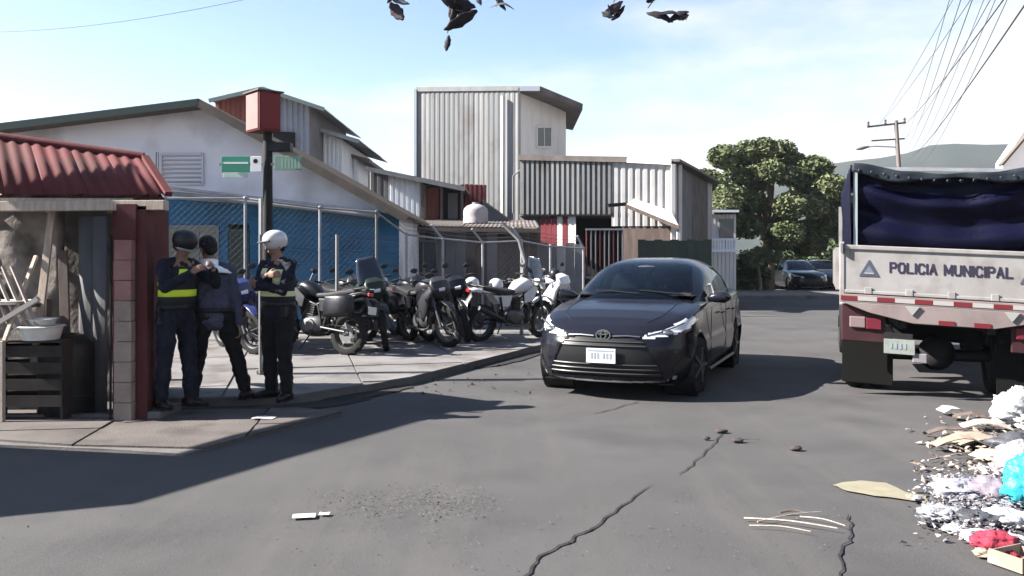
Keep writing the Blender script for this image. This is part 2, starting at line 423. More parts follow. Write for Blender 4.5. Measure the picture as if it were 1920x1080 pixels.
# hills beyond the town
b = MB(); M_hill = mat('wooded hillside', (.016,.023,.022), .95, c2=(.028,.034,.028), scale=.03)
prof = [(900,430),(1300,400),(1480,325),(1560,306),(1600,300),(1650,295),(1700,286),(1745,272),(1790,266),(1850,270),(1910,270),(2000,282),(2200,330),(2600,420)]
for (u, v) in prof:
    for k, (yy, hh) in enumerate(((430,0),(530,.6),(640,1),(780,.6),(900,0))):
        p = P(u, v, 640); z = max(0,p.z)*hh*(1+.05*noise.noise(Vector((u*.02, k, 0))))
        b.v.append((p.x*yy/640 if k < 2 else p.x, yy, z-.5))
for i in range(len(prof)-1):
    for k in range(4): b.f.append((i*5+k, (i+1)*5+k, (i+1)*5+k+1, i*5+k+1))
b.build('hills', M_hill, smooth=True, kind='structure')

# ------------------------------------------------------------------ blue and white gable house
hs = thing('gable_house', 'long low house with blue lower wall and pale gable behind the motorcycle fence', 'house', P(500,626,17)*1.0)
hs.location.z = 0; o0 = hs.location.copy()
def L(u, v, Y): return P(u, v, Y)-o0
def gz(u, Y): q = L(u, 485, Y); q.z = 0; return q
b = MB(); b.prism([gz(-160,17), gz(745,17), L(745,402,17), L(560,300,17), L(370,196,17), L(0,240,17), L(-160,262,17)], (0,.15,0)); b.build('gable_wall', M_white, hs)
b = MB(); b.prism([gz(745,17), gz(745,17)+Vector((0,9,0)), L(745,402,17)+Vector((0,9,0)), L(745,402,17)], (-.15,0,0)); b.build('side_wall', M_white, hs)
# roof: two slabs of corrugated sheet on boards
e0, e1, e2 = L(-180,258,16.45), L(372,190,16.45), L(762,408,16.45)
corr_wall('roof_sheet', e0+Vector((0,0,.06)), e0+Vector((0,10,.06)), e1+Vector((0,0,.06)), e1+Vector((0,10,.06)), [M_roofdk], hs, width=2.5, pitch=.15, depth=.03)
corr_wall('roof_sheet', e1+Vector((0,0,.06)), e1+Vector((0,10,.06)), e2+Vector((0,0,.06)), e2+Vector((0,10,.06)), [M_soffit], hs, width=2.5, pitch=.15, depth=.03)
b = MB(); b.prism([e0, e1, e1+Vector((0,.55,0)), e0+Vector((0,.55,0))], (0,0,-.05)); b.build('soffit', M_soffit, hs)
b = MB(); b.prism([e1, e2, e2+Vector((0,.55,0)), e1+Vector((0,.55,0))], (0,0,-.05)); b.build('soffit', M_soffit, hs)
b = MB(); b.bar(e0+Vector((0,-.01,-.02)), e1+Vector((0,-.01,-.02)), .03, .14); b.build('fascia', mat('green black fascia', (.03,.045,.042), .7), hs)
b = MB(); b.bar(e1+Vector((0,-.01,-.03)), e2+Vector((0,-.01,-.03)), .03, .16); b.build('fascia', M_soffit, hs)
# blue wall, flush boards with horizontal joints
zt = L(275,366,16.9).z; zr = L(745,400,16.9).z
nb = 9
for i in range(nb):
    a = i/nb; c = (i+1)/nb
    def at(f, s):
        x0, x1 = gz(235,16.9), gz(748,16.9); q = x0.lerp(x1, s); q.z = f*(zt+(zr-zt)*s)*.995; return q
    for s0, s1 in ((0,.125),(.125+.215,.375+.0),(.455,.5),(.5,.75),(.75,1)):
        MB().prism([at(a,s0)+Vector((0,0,.006)), at(a,s1)+Vector((-.004,0,.006)), at(c,s1)+Vector((-.004,0,0)), at(c,s0)], (0,.06,0)).build('wall_panel', M_blue, hs)
def xs(s): return gz(235,16.9).lerp(gz(748,16.9), s)
# window band and door between the boards
def bluefill(s0, s1, f0, f1):
    q = [xs(s0), xs(s1), xs(s1), xs(s0)]
    for k, f in enumerate((f0, f0, f1, f1)): q[k] = q[k].copy(); q[k].z = f*(zt+(zr-zt)*(s0 if k in (0,3) else s1))
    MB().prism(q, (0,.055,0)).build('wall_panel', M_blue, hs); return q
bluefill(.125,.34,0,.42); bluefill(.125,.34,.78,.995); bluefill(.375,.455,.80,.995)
q = [xs(.127), xs(.338), xs(.338), xs(.127)]
for k, f in enumerate((.425,.425,.775,.775)): q[k] = q[k].copy(); q[k].z = f*zt
window(hs, *q, mat('grey window frame', (.12,.12,.13), .5), M_glassdk, n=2)
q = [xs(.377), xs(.453), xs(.453), xs(.377)]
for k, f in enumerate((.02,.02,.79,.79)): q[k] = q[k].copy(); q[k].z = f*zt
dr = MB().prism(q, (0,.04,0)).build('door', mat('dark green door', (.02,.03,.03), .6), hs)
MB().ell(q[1].lerp(q[2],.45)+Vector((-.08,-.03,0)), (.03,.03,.03)).build('door_handle', M_steel, dr)
# ledge and gutter above the blue wall
b = MB(); b.bar(L(318,352,16.75), L(712,398,16.75), .30, .05); b.build('ledge', mat('grey ledge', (.30,.30,.33), .8, c2=(.22,.22,.25), scale=5), hs)
b = MB(); b.tube([L(318,362,16.6), L(712,405,16.6)], .045, 10); b.build('gutter', M_galv2, hs)
# louvred vent in the gable
vt = MB(); c = [L(302,345,16.98), L(380,345,16.98), L(380,288,16.98), L(302,288,16.98)]
for i in range(4): vt.bar(c[i], c[(i+1)%4], .04, .05, up=Vector((0,1,0)))
vt = vt.build('vent_frame', mat('pale vent frame', (.50,.485,.53), .7), hs)
for i in range(7):
    t = (i+.5)/7; MB().bar(c[0].lerp(c[3],t), c[1].lerp(c[2],t), .075, .012, up=Vector((0,.5,.8))).build('slat', mat('pale vent slat', (.52,.505,.55), .7), vt)
b = MB(); b.tube([L(293,360,16.6), L(293,285,16.6)], .012, 6); b.tube([L(297,285,16.6), L(297,360,16.6)], .008, 6); b.build('conduit', M_gray, hs)

# ------------------------------------------------------------------ houses behind
def boxhouse(name, label, cat, corners, tops, depth, mats, roof=None, pitch=.15, group=None, roofmat=None, over=.35, panelw=1.0):
    """front wall from ground points through corners (u list at depth Y list), top v list"""
    (u0, Y0), (u1, Y1) = corners; (v0, v1) = tops
    c = P((u0+u1)/2, 485, (Y0+Y1)/2); c.z = 0
    t = thing(name, label, cat, c)
    a0 = P(u0, 485, Y0)-c; a0.z = 0; a1 = P(u1, 485, Y1)-c; a1.z = 0
    b0 = P(u0, v0, Y0)-c; b1 = P(u1, v1, Y1)-c
    bk = Vector((0, depth, 0))
    corr_wall('corrugated_panel', a0, a1, b0, b1, mats, t, width=panelw, pitch=pitch, depth=pitch*.22)
    MB().prism([a0+bk, a1+bk, b1+bk, b0+bk], (0,-.08,0)).build('back_wall', M_gray, t)
    MB().prism([a0, a0+bk, b0+bk, b0], (.06,0,0)).build('side_wall', mats[0] if isinstance(mats, list) else mats, t)
    MB().prism([a1+Vector((-.03,.05,0)), a1+bk, b1+bk, b1+Vector((-.03,.05,0))], (-.06,0,0)).build('side_wall', mats[0] if isinstance(mats, list) else mats, t)
    return t, c, a0, a1, b0, b1, bk
# tall house with rust red and grey walls, just above the gable
t, c, a0, a1, b0, b1, bk = boxhouse('upper_house', 'tall house with rust red and blue grey walls above the gable roof', 'house', ((402,27),(492,27)), ((190,170),), 6, [M_rust], panelw=.8) if False else boxhouse('upper_house', 'tall house with rust red and blue grey sheet walls rising behind the gable roof', 'house', ((404,27),(498,27)), (190,172), 6, [M_rust], panelw=.75)
q0 = P(498,485,27)-c; q0.z = 0; q1 = P(580,485,27)-c; q1.z = 0
corr_wall('corrugated_panel', q0, q1, P(498,172,27)-c, P(580,196,27)-c, [mat('blue grey sheet', (.20,.21,.25), .6, c2=(.26,.27,.31), scale=2)], t, width=.7, pitch=.15, depth=.03)
MB().prism([q1, q1+bk, P(580,196,27)-c+bk, P(580,196,27)-c], (-.06,0,0)).build('side_wall', M_gray, t)
for (e0, e1) in ((P(392,186,26.6)-c, P(492,163,26.6)-c), (P(492,163,26.6)-c, P(608,202,26.6)-c)):
    corr_wall('roof_sheet', e0, e0+Vector((0,6.6,0)), e1, e1+Vector((0,6.6,0)), [M_galv3], t, width=1.7, pitch=.2, depth=.03)
    MB().bar(e0+Vector((0,-.02,-.05)), e1+Vector((0,-.02,-.05)), .04, .12).build('fascia', mat('grey green fascia', (.14,.17,.165), .7), t)
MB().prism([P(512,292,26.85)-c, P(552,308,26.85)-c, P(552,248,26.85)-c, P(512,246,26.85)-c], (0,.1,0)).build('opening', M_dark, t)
# white house
t, c, a0, a1, b0, b1, bk = boxhouse('white_house', 'narrow white house under a grey sloping roof right of the blue grey walls', 'house', ((580,29),(643,29)), (240,262), 6, [M_white2], panelw=.6)
e0, e1 = P(572,232,28.5)-c, P(674,262,28.5)-c
corr_wall('roof_sheet', e0, e0+Vector((0,6.6,0)), e1, e1+Vector((0,6.6,0)), [M_galv3], t, width=1.7, pitch=.2, depth=.03)
MB().bar(e0+Vector((0,-.02,-.06)), e1+Vector((0,-.02,-.06)), .04, .13).build('fascia', M_galv3, t)
# small pale lean-to
t, c, a0, a1, b0, b1, bk = boxhouse('small_lean_to', 'small pale lean-to with dark roof edge between white house and tin shed', 'shed', ((643,31),(672,31)), (292,300), 4, [M_white2], panelw=.3)
e0, e1 = P(638,283,30.6)-c, P(692,298,30.6)-c
MB().prism([e0, e1, e1+Vector((0,5,0)), e0+Vector((0,5,0))], (0,0,-.12)).build('roof_slab', M_roofdk, t)
for u in (644, 655, 665): MB().tube([P(u,320,30.8)-c, P(u,288,30.8)-c], .05, 6).build('post', M_dark if u == 644 else M_white2, t)
# tin shed with open dark bay
t, c, a0, a1, b0, b1, bk = boxhouse('tin_shed', 'white and grey tin shed with an open dark bay under its sloping roof', 'shed', ((728,24),(787,24)), (325,338), 6, [M_white2], panelw=.9)
w0 = P(690,485,24)-c; w0.z = 0
corr_wall('corrugated_panel', w0, a0, P(690,318,24)-c, b0, [M_gray], t, width=.6, pitch=.15, depth=.03)
e0, e1 = P(684,311,23.6)-c, P(872,350,23.6)-c
corr_wall('roof_sheet', e0, e0+Vector((0,6.6,0)), e1, e1+Vector((0,6.6,0)), [M_galv], t, width=1.7, pitch=.2, depth=.03)
MB().bar(e0+Vector((0,-.02,-.07)), e1+Vector((0,-.02,-.07)), .04, .12).build('fascia', M_galv2, t)
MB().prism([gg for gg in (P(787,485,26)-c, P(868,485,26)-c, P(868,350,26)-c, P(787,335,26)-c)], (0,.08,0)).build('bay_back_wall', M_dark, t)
for u in (792, 828, 866): MB().bar(P(u,425,23.8)-c, P(u,346,23.8)-c, .07, .07).build('post', M_brown, t)
MB().prism([P(800,420,24.6)-c, P(822,420,24.6)-c, P(822,352,24.6)-c, P(800,352,24.6)-c], (0,.04,0)).build('hanging_sheet', M_rust, t)
MB().prism([P(840,410,24.9)-c, P(858,410,24.9)-c, P(858,362,24.9)-c, P(840,362,24.9)-c], (0,.04,0)).build('hanging_sheet', M_gray, t)
MB().bar(P(786,417,23.7)-c, P(972,420,23.7)-c, .12, .10).build('beam', M_white2, t)
MB().box(P(700,485,24).x-c.x, P(970,485,24).x-c.x, .0, 2.5, P(0,424,24).z-.08, P(0,424,24).z-.01).build('floor_slab', M_gray, t)
# red wall behind the tank
t = thing('red_wall', 'dark red sheet wall behind the water tank', 'wall', (P(892,485,26).x, 26, 0)); c = t.location
corr_wall('corrugated_panel', P(868,485,26)-c-Vector((0,0,1.5)), P(912,485,26)-c-Vector((0,0,1.5)), P(868,345,26)-c, P(912,347,26)-c, [mat('dark red sheet', (.10,.022,.025), .7, c2=(.15,.04,.04), scale=3)], t, width=.72, pitch=.12, depth=.03)
# water tank
t = thing('water_tank', 'squat pale water tank standing on the low shack roof', 'water tank', P(892,420,22.5))
MB().lathe([(.02,.53),(.12,.52),(.24,.47),(.31,.40),(.32,.36),(.33,.25),(.32,.2),(.33,.14),(.33,.02),(.02,0)], n=24).build('tank_body', mat('pale plastic tank', (.33,.30,.31), .6, c2=(.26,.23,.24), scale=5), t, smooth=True)
MB().lathe([(.02,.575),(.09,.57),(.10,.52)], n=16).build('lid', M_gray, t, smooth=True)
# dark low shack in front of the tower
t = thing('low_shack', 'long dark low shack with brown board walls and overhanging roof behind wire fence', 'shack', (P(870,485,21).x, 21, 0)); c = t.location.copy()
zr = P(0,424,21).z
for i in range(14):
    u0 = 738+i*(1010-738)/14; u1 = u0+(1010-738)/14
    A, B_ = P(u0,485,21)-c, P(u1,485,21)-c
    MB().box(A.x+.004, B_.x-.004, random.uniform(-.012,.012), .05, 0, zr-.1).build('wall_board', random.choice([M_brown, M_gray, M_brown]), t)
e0, e1 = P(722,424,20.6)-c, P(1014,428,20.6)-c
corr_wall('roof_sheet', e0, e1, e0+Vector((0,4,.35)), e1+Vector((0,4,.35)), [M_roofdk], t, width=.9, pitch=.1, depth=.02, kind='sine')
MB().bar(e0+Vector((0,-.02,-.06)), e1+Vector((0,-.02,-.06)), .04, .1).build('fascia', M_brown, t)
wq = [P(768,512,20.93)-c, P(820,512,20.93)-c, P(820,452,20.93)-c, P(768,452,20.93)-c]
window(t, *wq, M_gray, M_glassdk, n=1)
# sloping dark roof right of the tank
t = thing('side_roof', 'dark grey sloping roof resting between water tank and tower', 'roof', P(940,420,25))
c = t.location.copy()
corr_wall('roof_sheet', P(905,374,25)-c, P(905,374,28.5)-c, P(975,424,25)-c, P(975,424,28.5)-c, [M_gray], t, width=1.2, pitch=.15, depth=.03)
MB().prism([P(905,374,25.1)-c, P(975,424,25.1)-c, P(905,424,25.1)-c], (0,.1,0)).build('gable_board', M_gray, t)
for u in (912, 960): MB().bar(P(u,424,25.3)-c, Vector(((P(u,424,25.3)-c).x, .3, -c.z)), .1, .1).build('post', M_brown, t)

# ------------------------------------------------------------------ tower house
Ac, Bc, Dc = P(780,485,31.5), P(975,485,30), P(1061,485,32.5)
t = thing('tower_house', 'tall boxy house clad in pale tin sheets with overhanging roof corner', 'house', (Bc.x, Bc.y, 0)); c = t.location.copy()
for q in (Ac, Bc, Dc): q.z = 0
At, Bt, Dt = P(780,168,31.5), P(975,166,30), P(1061,196,32.5)
corr_wall('tin_panel', Ac-c, Bc-c, At-c, Bt-c, [M_galv, M_galv2, M_galv, M_galv2], t, width=.62, pitch=.155, depth=.011)
corr_wall('tin_panel', Bc-c+Vector((.02,0,0)), Dc-c, Bt-c+Vector((.02,0,0)), Dt-c, [M_cream], t, width=.9, pitch=.31, depth=.012)
bk = Vector((0,5,0))
MB().prism([Ac-c, At-c, At-c+bk, Ac-c+bk], (.06,0,0)).build('side_wall', M_galv, t)
MB().prism([Dc-c, Dt-c, Dt-c+bk, Dc-c+bk], (-.06,0,0)).build('side_wall', M_cream, t)
MB().bar(At-c+Vector((0,-.03,.0)), Bt-c+Vector((0,-.03,.0)), .06, .16).build('parapet_cap', M_galv2, t)
MB().bar(Bc-c+Vector((-.02,-.05,0)), Bt-c+Vector((-.02,-.05,0)), .09, .09).build('corner_trim', M_galv2, t)
MB().bar(Ac-c+Vector((-.02,-.05,0)), At-c+Vector((-.02,-.05,0)), .09, .09).build('corner_trim', M_white2, t)
r0, r1 = P(1012,166,29.6)-c, P(1092,199,31.5)-c
rp = [P(975,163,29.6)-c, r0, r1, r1+Vector((0,5,0)), P(975,163,29.6)-c+Vector((0,6,0))]
MB().prism(rp, (0,0,-.14)).build('roof_slab', M_roofdk, t)
MB().bar(P(975,166,29.58)-c, r0, .03, .16).build('fascia', M_white2, t)
MB().bar(r0, r1, .03, .17).build('fascia', M_roofdk, t)
f = (Dc-Bc).normalized(); nn = Vector((f.y,-f.x,0)).normalized()
def onD(u, v):
    s = None
    lo, hi = 0.0, 1.0
    for _ in range(30):
        m_ = (lo+hi)/2; q = Bc.lerp(Dc, m_)
        if 960+q.x/q.y*F < u: lo = m_
        else: hi = m_
    q = Bc.lerp(Dc, lo); q = q.copy(); q.z = HC+(HZ-v)/F*q.y; return q+nn*.05-c
window(t, onD(1004,276), onD(1031,276), onD(1031,238), onD(1004,238), M_cream, M_glassdk, t=.07)
MB().tube([P(942,400,30.1)-c, P(942,180,30.1)-c], .05, 8).build('downpipe', M_white2, t)
MB().tube([P(962,400,29.95)-c, P(962,330,29.95)-c, P(985,312,29.7)-c], .03, 8).build('vent_pipe', M_gray, t)

# ------------------------------------------------------------------ ribbed upper storey building
A_, B_, C_ = P(975,485,26.0), P(1258,485,24.6), P(1334,485,31.5)
t = thing('ribbed_building', 'two-storey building with deeply ribbed tin upper wall and red panels below', 'building', (A_.x, A_.y, 0)); c = t.location.copy()
for q in (A_, B_, C_): q.z = 0
def onAB(s, v): q = A_.lerp(B_, s); return Vector((q.x, q.y, HC+(HZ-v)/F*q.y))-c
corr_wall('ribbed_panel', onAB(0,402), onAB(.62,402), onAB(0,297), onAB(.62,301), [M_galv2, M_galv], t, width=.9, pitch=.15, depth=.07)
corr_wall('ribbed_panel', onAB(.62,424), onAB(1,424), onAB(.62,301), onAB(1,306), [mat('bright zinc sheet', (.34,.33,.325), .55, .1, c2=(.28,.27,.265), scale=2)], t, width=.9, pitch=.20, depth=.03)
MB().bar(onAB(-.01,296)+Vector((0,-.06,0)), onAB(.72,300)+Vector((0,-.06,0)), .14, .16).build('eave_trim', M_roofdk, t)
MB().bar(onAB(.72,301)+Vector((0,-.06,0)), onAB(1.0,305)+Vector((0,-.06,0)), .14, .14).build('eave_trim', M_white2, t)
Bt, Ct = P(1258,304,24.6)-c, P(1334,346,31.5)-c
Cb = C_-c; Bb = B_-c
corr_wall('side_panel', Bb+Vector((.03,.1,0)), Cb, Bt+Vector((.03,.1,0)), Ct, [M_roofdk, M_gray, M_galv3, M_roofdk], t, width=1.1, pitch=.2, depth=.03)
MB().bar(Bt+Vector((.0,0,.05)), Ct+Vector((.15,0,.05)), .5, .08).build('roof_edge', M_roofdk, t)
MB().prism([onAB(0,296), onAB(1,305), Ct, Ct+Vector((-6.5,0,.6)), ], (0,0,-.08)).build('roof_slab', M_galv3, t)
for (u, Y) in ((1262,24.5),(1275,25.4)):
    q = P(u,485,Y)-c; q.z = 0; MB().bar(q, q+Vector((0,0,P(0,308,Y).z)), .11, .11).build('corner_post', M_cream, t)
# ground floor pieces
def onABg(u, v, dy=0.0):
    lo, hi = 0.0, 1.0
    for _ in range(30):
        m_ = (lo+hi)/2; q = A_.lerp(B_, m_)
        if 960+q.x/q.y*F < u: lo = m_
        else: hi = m_
    q = A_.lerp(B_, lo); z = 0 if v is None else HC+(HZ-v)/F*q.y; return Vector((q.x, q.y+dy, z))-c
M_redp = mat('red panel', (.13,.018,.024), .7, c2=(.17,.035,.04), scale=3)
for i in range(5):
    u0 = 1014+i*10.4; MB().prism([onABg(u0,None,.1), onABg(u0+9.7,None,.1), onABg(u0+9.7,402,.1), onABg(u0,402,.1)], (0,.05,0)).build('red_board', M_redp if i != 3 else M_cream, t)
MB().prism([onABg(972,None,.3), onABg(1014,None,.3), onABg(1014,402,.3), onABg(972,402,.3)], (0,.06,0)).build('lower_wall', M_gray, t)
MB().prism([onABg(1066,None,.1), onABg(1080,None,.1), onABg(1080,402,.1), onABg(1066,402,.1)], (0,.1,0)).build('pillar', M_cream, t)
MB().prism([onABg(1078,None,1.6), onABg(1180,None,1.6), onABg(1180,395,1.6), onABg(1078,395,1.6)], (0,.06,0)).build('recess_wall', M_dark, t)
MB().prism([onABg(1168,None,.0), onABg(1258,None,.0), onABg(1258,424,.0), onABg(1168,400,.0)], (0,.08,0)).build('lower_wall', M_brown, t)
MB().prism([onABg(972,399,-.02), onABg(1180,399,-.02), onABg(1180,399,1.8), onABg(972,399,1.8)], (0,0,-.1)).build('upper_floor_edge', M_roofdk, t)
# white porch roof
pr = [onABg(1165,388,-1.0), onABg(1258,428,-1.2), onABg(1258,395,.02), onABg(1190,372,.02)]
MB().prism(pr, (0,0,-.05)).build('porch_roof', mat('white porch sheet', (.72,.70,.70), .6, c2=(.64,.62,.62), scale=3), t)
MB().bar(pr[0]+Vector((-.5,0,-.02)), pr[0]+Vector((0,0,.02)), .05, .1).build('porch_beam', M_dark, t)
MB().bar(pr[0]+Vector((0,-.02,-.03)), pr[1]+Vector((0,-.02,-.03)), .05, .1).build('porch_beam', M_brown, t)
for u in (1258,): q = onABg(u, None, -1.1); MB().bar(q, q+Vector((0,0,P(0,428,23.5).z-.1)), .09, .09).build('porch_post', M_cream, t)
# street gate of upright bars
gt = thing('bar_gate', 'dark gate of upright pale bars under the ribbed building', 'gate', (P(1132,485,23.6).x, 23.6, 0)); gc = gt.location.copy()
for v in (430, 520): MB().bar(P(1098,v,23.6)-gc, P(1168,v,23.6)-gc, .05, .05).build('rail', M_steel, gt)
for i in range(9):
    u = 1100+i*8.4; MB().tube([P(u,560,23.6)-gc, P(u,430,23.6)-gc], .022, 6).build('bar', mat('dull gate paint', (.17,.16,.165), .7) if i % 3 else mat('dull red bar', (.09,.02,.025), .7), gt)
# small grey and green yard walls
t = thing('grey_yard_wall', 'grey panel yard wall between the wire fence and the bar gate', 'wall', (P(1040,485,22.3).x, 22.3, 0)); c = t.location.copy()
for i in range(7):
    u0 = 978+i*16.6; a = P(u0,485,22.3)-c; a.z = 0; d = P(u0+16,485,22.3)-c; d.z = 0
    MB().box(a.x, d.x, 0, .06, 0, P(0,458+3*math.sin(i*2.1),22.3).z).build('wall_panel', [M_gray, M_galv3, M_gray][i % 3], t)
t = thing('green_yard_wall', 'low dark green board wall beyond the grey car roof', 'wall', (P(1265,485,22.0).x, 22.0, 0)); c = t.location.copy()
for i in range(9):
    u0 = 1196+i*15.4; a = P(u0,485,22)-c; d = P(u0+15,485,22)-c
    MB().box(a.x, d.x, 0, .05, 0, P(0,449+(i%2)*2,22).z).build('wall_board', M_dkgreen, t)
# white balcony house
t, c, a0, a1, b0, b1, bk = boxhouse('white_kiosk', 'small white kiosk with flat roof and white balcony rail left of tree', 'kiosk', ((1328,36),(1380,36)), (402,402), 3, [M_cream], panelw=1.0)
MB().prism([P(1322,398,35.5)-c, P(1386,398,35.5)-c, P(1386,398,39)-c, P(1322,398,39)-c], (0,0,.1)).build('roof_slab', M_white2, t)
for i in range(10): MB().bar(P(1330+i*5.4,470,35.4)-c, P(1330+i*5.4,450,35.4)-c, .05, .03).build('baluster', M_white2, t)
MB().bar(P(1328,449,35.4)-c, P(1382,449,35.4)-c, .07, .08).build('rail', M_white2, t)
MB().bar(P(1328,470,35.4)-c, P(1382,470,35.4)-c, .1, .10).build('rail', M_white2, t)
MB().prism([P(1350,446,35.8)-c, P(1376,446,35.8)-c, P(1376,410,35.8)-c, P(1350,410,35.8)-c], (0,.1,0)).build('window', M_glassdk, t)
# white gable at right edge
t = thing('corner_house', 'white gable end of a house above the blue tarpaulin at right edge', 'house', (P(1960,485,34).x, 34, 0)); c = t.location.copy()
b = MB(); q = [P(1880,485,34)-c, P(2150,485,34)-c, P(2150,240,34)-c, P(1990,180,34)-c, P(1925,238,34)-c, P(1880,305,34)-c]; q[0].z = 0; q[1].z = 0
b.prism(q, (0,.5,0)).build('wall', mat('pinkish white wall', (.85,.78,.76), .8, c2=(.75,.69,.67), scale=1), t)
MB().bar(P(1876,310,33.8)-c, P(1990,176,33.8)-c, .3, .08).build('roof_edge', M_soffit, t)
# dark far building behind the trees, and street end
t = thing('far_wall', 'long dark garden wall closing the street behind the tree', 'wall', (P(1480,485,45).x, 45, 0)); c = t.location.copy()
for i in range(8):
    a = P(1330+i*45,485,45)-c; d = P(1373+i*45,485,45)-c
    MB().box(a.x, d.x, 0, .2, 0, P(0,472+4*(i%3),45).z).build('wall_panel', M_gray if i%2 else M_roofdk, t)
# ------------------------------------------------------------------ left shed
sh = thing('corner_shed', 'open-fronted mud and timber shed under a red corrugated roof', 'shed', (-4.8, 7.9, 0)); c = sh.location.copy()
def S(u, v, Y): return P(u, v, Y)-c
def zS(v, Y): return P(0, v, Y).z
# back wall in uneven mud plaster with a few props
b = MB(); nx, nz = 40, 20
for j in range(nz+1):
    for i in range(nx+1):
        x = -6.6+i*2.6/nx; z = j*2.3/nz
        b.v.append((x-c.x, 9.0-c.y+.05*noise.noise(Vector((x*3, z*3, 0))), z))
for j in range(nz):
    for i in range(nx):
        a = j*(nx+1)+i; b.f.append((a, a+1, a+nx+2, a+nx+1))
b.build('back_wall', M_mud, sh, smooth=True, solid=.06)
b = MB(); nx = 24
for j in range(nz+1):
    for i in range(nx+1):
        u = -60+i*178/nx; z = j*2.08/nz; q = P(u, 485, 8.35)
        b.v.append((q.x-c.x, 8.35-c.y+.045*noise.noise(Vector((q.x*4, z*3, 4))), z))
for j in range(nz):
    for i in range(nx):
        a = j*(nx+1)+i; b.f.append((a, a+1, a+nx+2, a+nx+1))
b.build('mud_wall', M_mud, sh, smooth=True, solid=.08)
# grey metal door sheet in shade and end wall
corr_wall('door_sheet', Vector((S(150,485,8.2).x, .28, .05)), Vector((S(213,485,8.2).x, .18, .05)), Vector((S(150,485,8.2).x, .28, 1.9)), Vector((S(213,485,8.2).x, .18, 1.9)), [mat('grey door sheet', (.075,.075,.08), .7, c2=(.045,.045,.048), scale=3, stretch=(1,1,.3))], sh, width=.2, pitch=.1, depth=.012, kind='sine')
MB().box(-6.6-c.x, -3.62-c.x, -.02, .06, 0, .06).build('sill', M_kerb, sh)
MB().box(-3.72-c.x, -3.66-c.x, .05, 1.2, 0, 2.0).build('side_wall', M_maroon, sh)
# concrete post built of blocks, pinkish above
x0, x1 = S(214,485,7.78).x, S(248,485,7.78).x
zt = zS(450,7.78)
for k in range(9):
    z0, z1 = k*zt/9, (k+1)*zt/9
    MB().box(x0+random.uniform(0,.006), x1-random.uniform(0,.006), -.14, .03, z0+.004, z1).build('post_block', mat('tan concrete', (.20,.155,.13), .9, c2=(.27,.215,.18), scale=5, bump=.5) if k < 6 else mat('pink paint', (.20,.095,.088), .85, c2=(.26,.145,.13), scale=4, bump=.3), sh, bevel=.006)
MB().box(x0+.01, x1+.02, -.1, .03, zt, 2.0).build('post_top', M_maroon, sh)
MB().box(x1+.004, S(272,485,7.8).x, -.06, .10, 0, 1.99).build('red_pilaster', M_maroon, sh, bevel=.006)
MB().box(S(246,485,7.7).x, S(330,485,8.2).x, -.05, .45, 0, .09).build('step', M_conc, sh, bevel=.01)
MB().tube([S(207,795,7.76), S(209,440,7.76)], .012, 6).build('pipe', M_dark, sh)
# lintel and eave boards
MB().bar(S(-120,388,7.9), S(312,385,7.9), .12, .09).build('lintel', M_wood, sh, bevel=.005)
MB().bar(S(-120,378,7.78), S(250,379,8.2), .05, .07).build('eave_board', M_wood, sh)
for x in (-5.9,-5.2,-4.5,-3.9): MB().bar(Vector((x-c.x, .38, 1.98)), Vector((x-c.x, 1.0, 2.2)), .06, .08).build('rafter', M_wood, sh)
# roof: red sheets from eave to ridge, hipped at the right end
E0, E1 = S(-160,366,7.72), S(316,368,8.25); H0, H1 = S(-160,240,8.5), S(268,300,8.75)
n = 6
for i in range(n):
    a, d = i/n, (i+1)/n+.01
    o_ = Vector((0,0,.006*(i % 2)))
    corr('roof_sheet', E0.lerp(E1,a)+o_, E0.lerp(E1,min(d,1))+o_, H0.lerp(H1,a)+o_, H0.lerp(H1,min(d,1))+o_, M_roofred, sh, pitch=.12, depth=.022, kind='sine', solid=.004)
MB().tube([H0+Vector((0,.02,.03)), H1+Vector((0,.02,.03))], .05, 10).build('ridge_cap', M_roofred, sh, smooth=True)
MB().bar(E1+Vector((.0,0,.02)), H1+Vector((.02,0,.03)), .07, .05).build('verge_cap', M_roofred, sh)
H2 = Vector((H1.x, 1.5, 1.95))
corr('roof_sheet', H0, H1, Vector((H0.x,1.55,2.1)), H2, M_roofred, sh, pitch=.14, depth=.035, kind='sine', solid=.004)
MB().prism([E1+Vector((-.12,.1,-.02)), H1+Vector((-.1,0,-.02)), H2+Vector((-.1,0,0))], (.04,0,0)).build('gable_board', M_maroon, sh)
# bare timber props
def plank(name, p, q, w, h, label, m=M_wood, cat='plank'):
    p, q = Vector(p), Vector(q); t = MB().bar(Vector((0,0,0)), q-p, w, h).build(name, m, None, bevel=.004, loc=p, label=label, category=cat); return t
plank('timber_plank', P(62,700,7.95)*1, P(98,395,8.18), .07, .03, 'long pale timber plank leaning upright on the mud wall of shed')
plank('timber_plank', P(8,640,7.6), P(68,480,8.1), .035, .03, 'short bleached stick leaning diagonally over the slatted rack')
plank('timber_plank', P(128,790,8.0), P(118,470,8.2), .09, .025, 'broad grey board standing beside the dark shed doorway', M_brown)
plank('timber_plank', P(88,790,7.95), P(92,560,8.2), .05, .03, 'brown stained board standing behind the white tubs', M_brown)
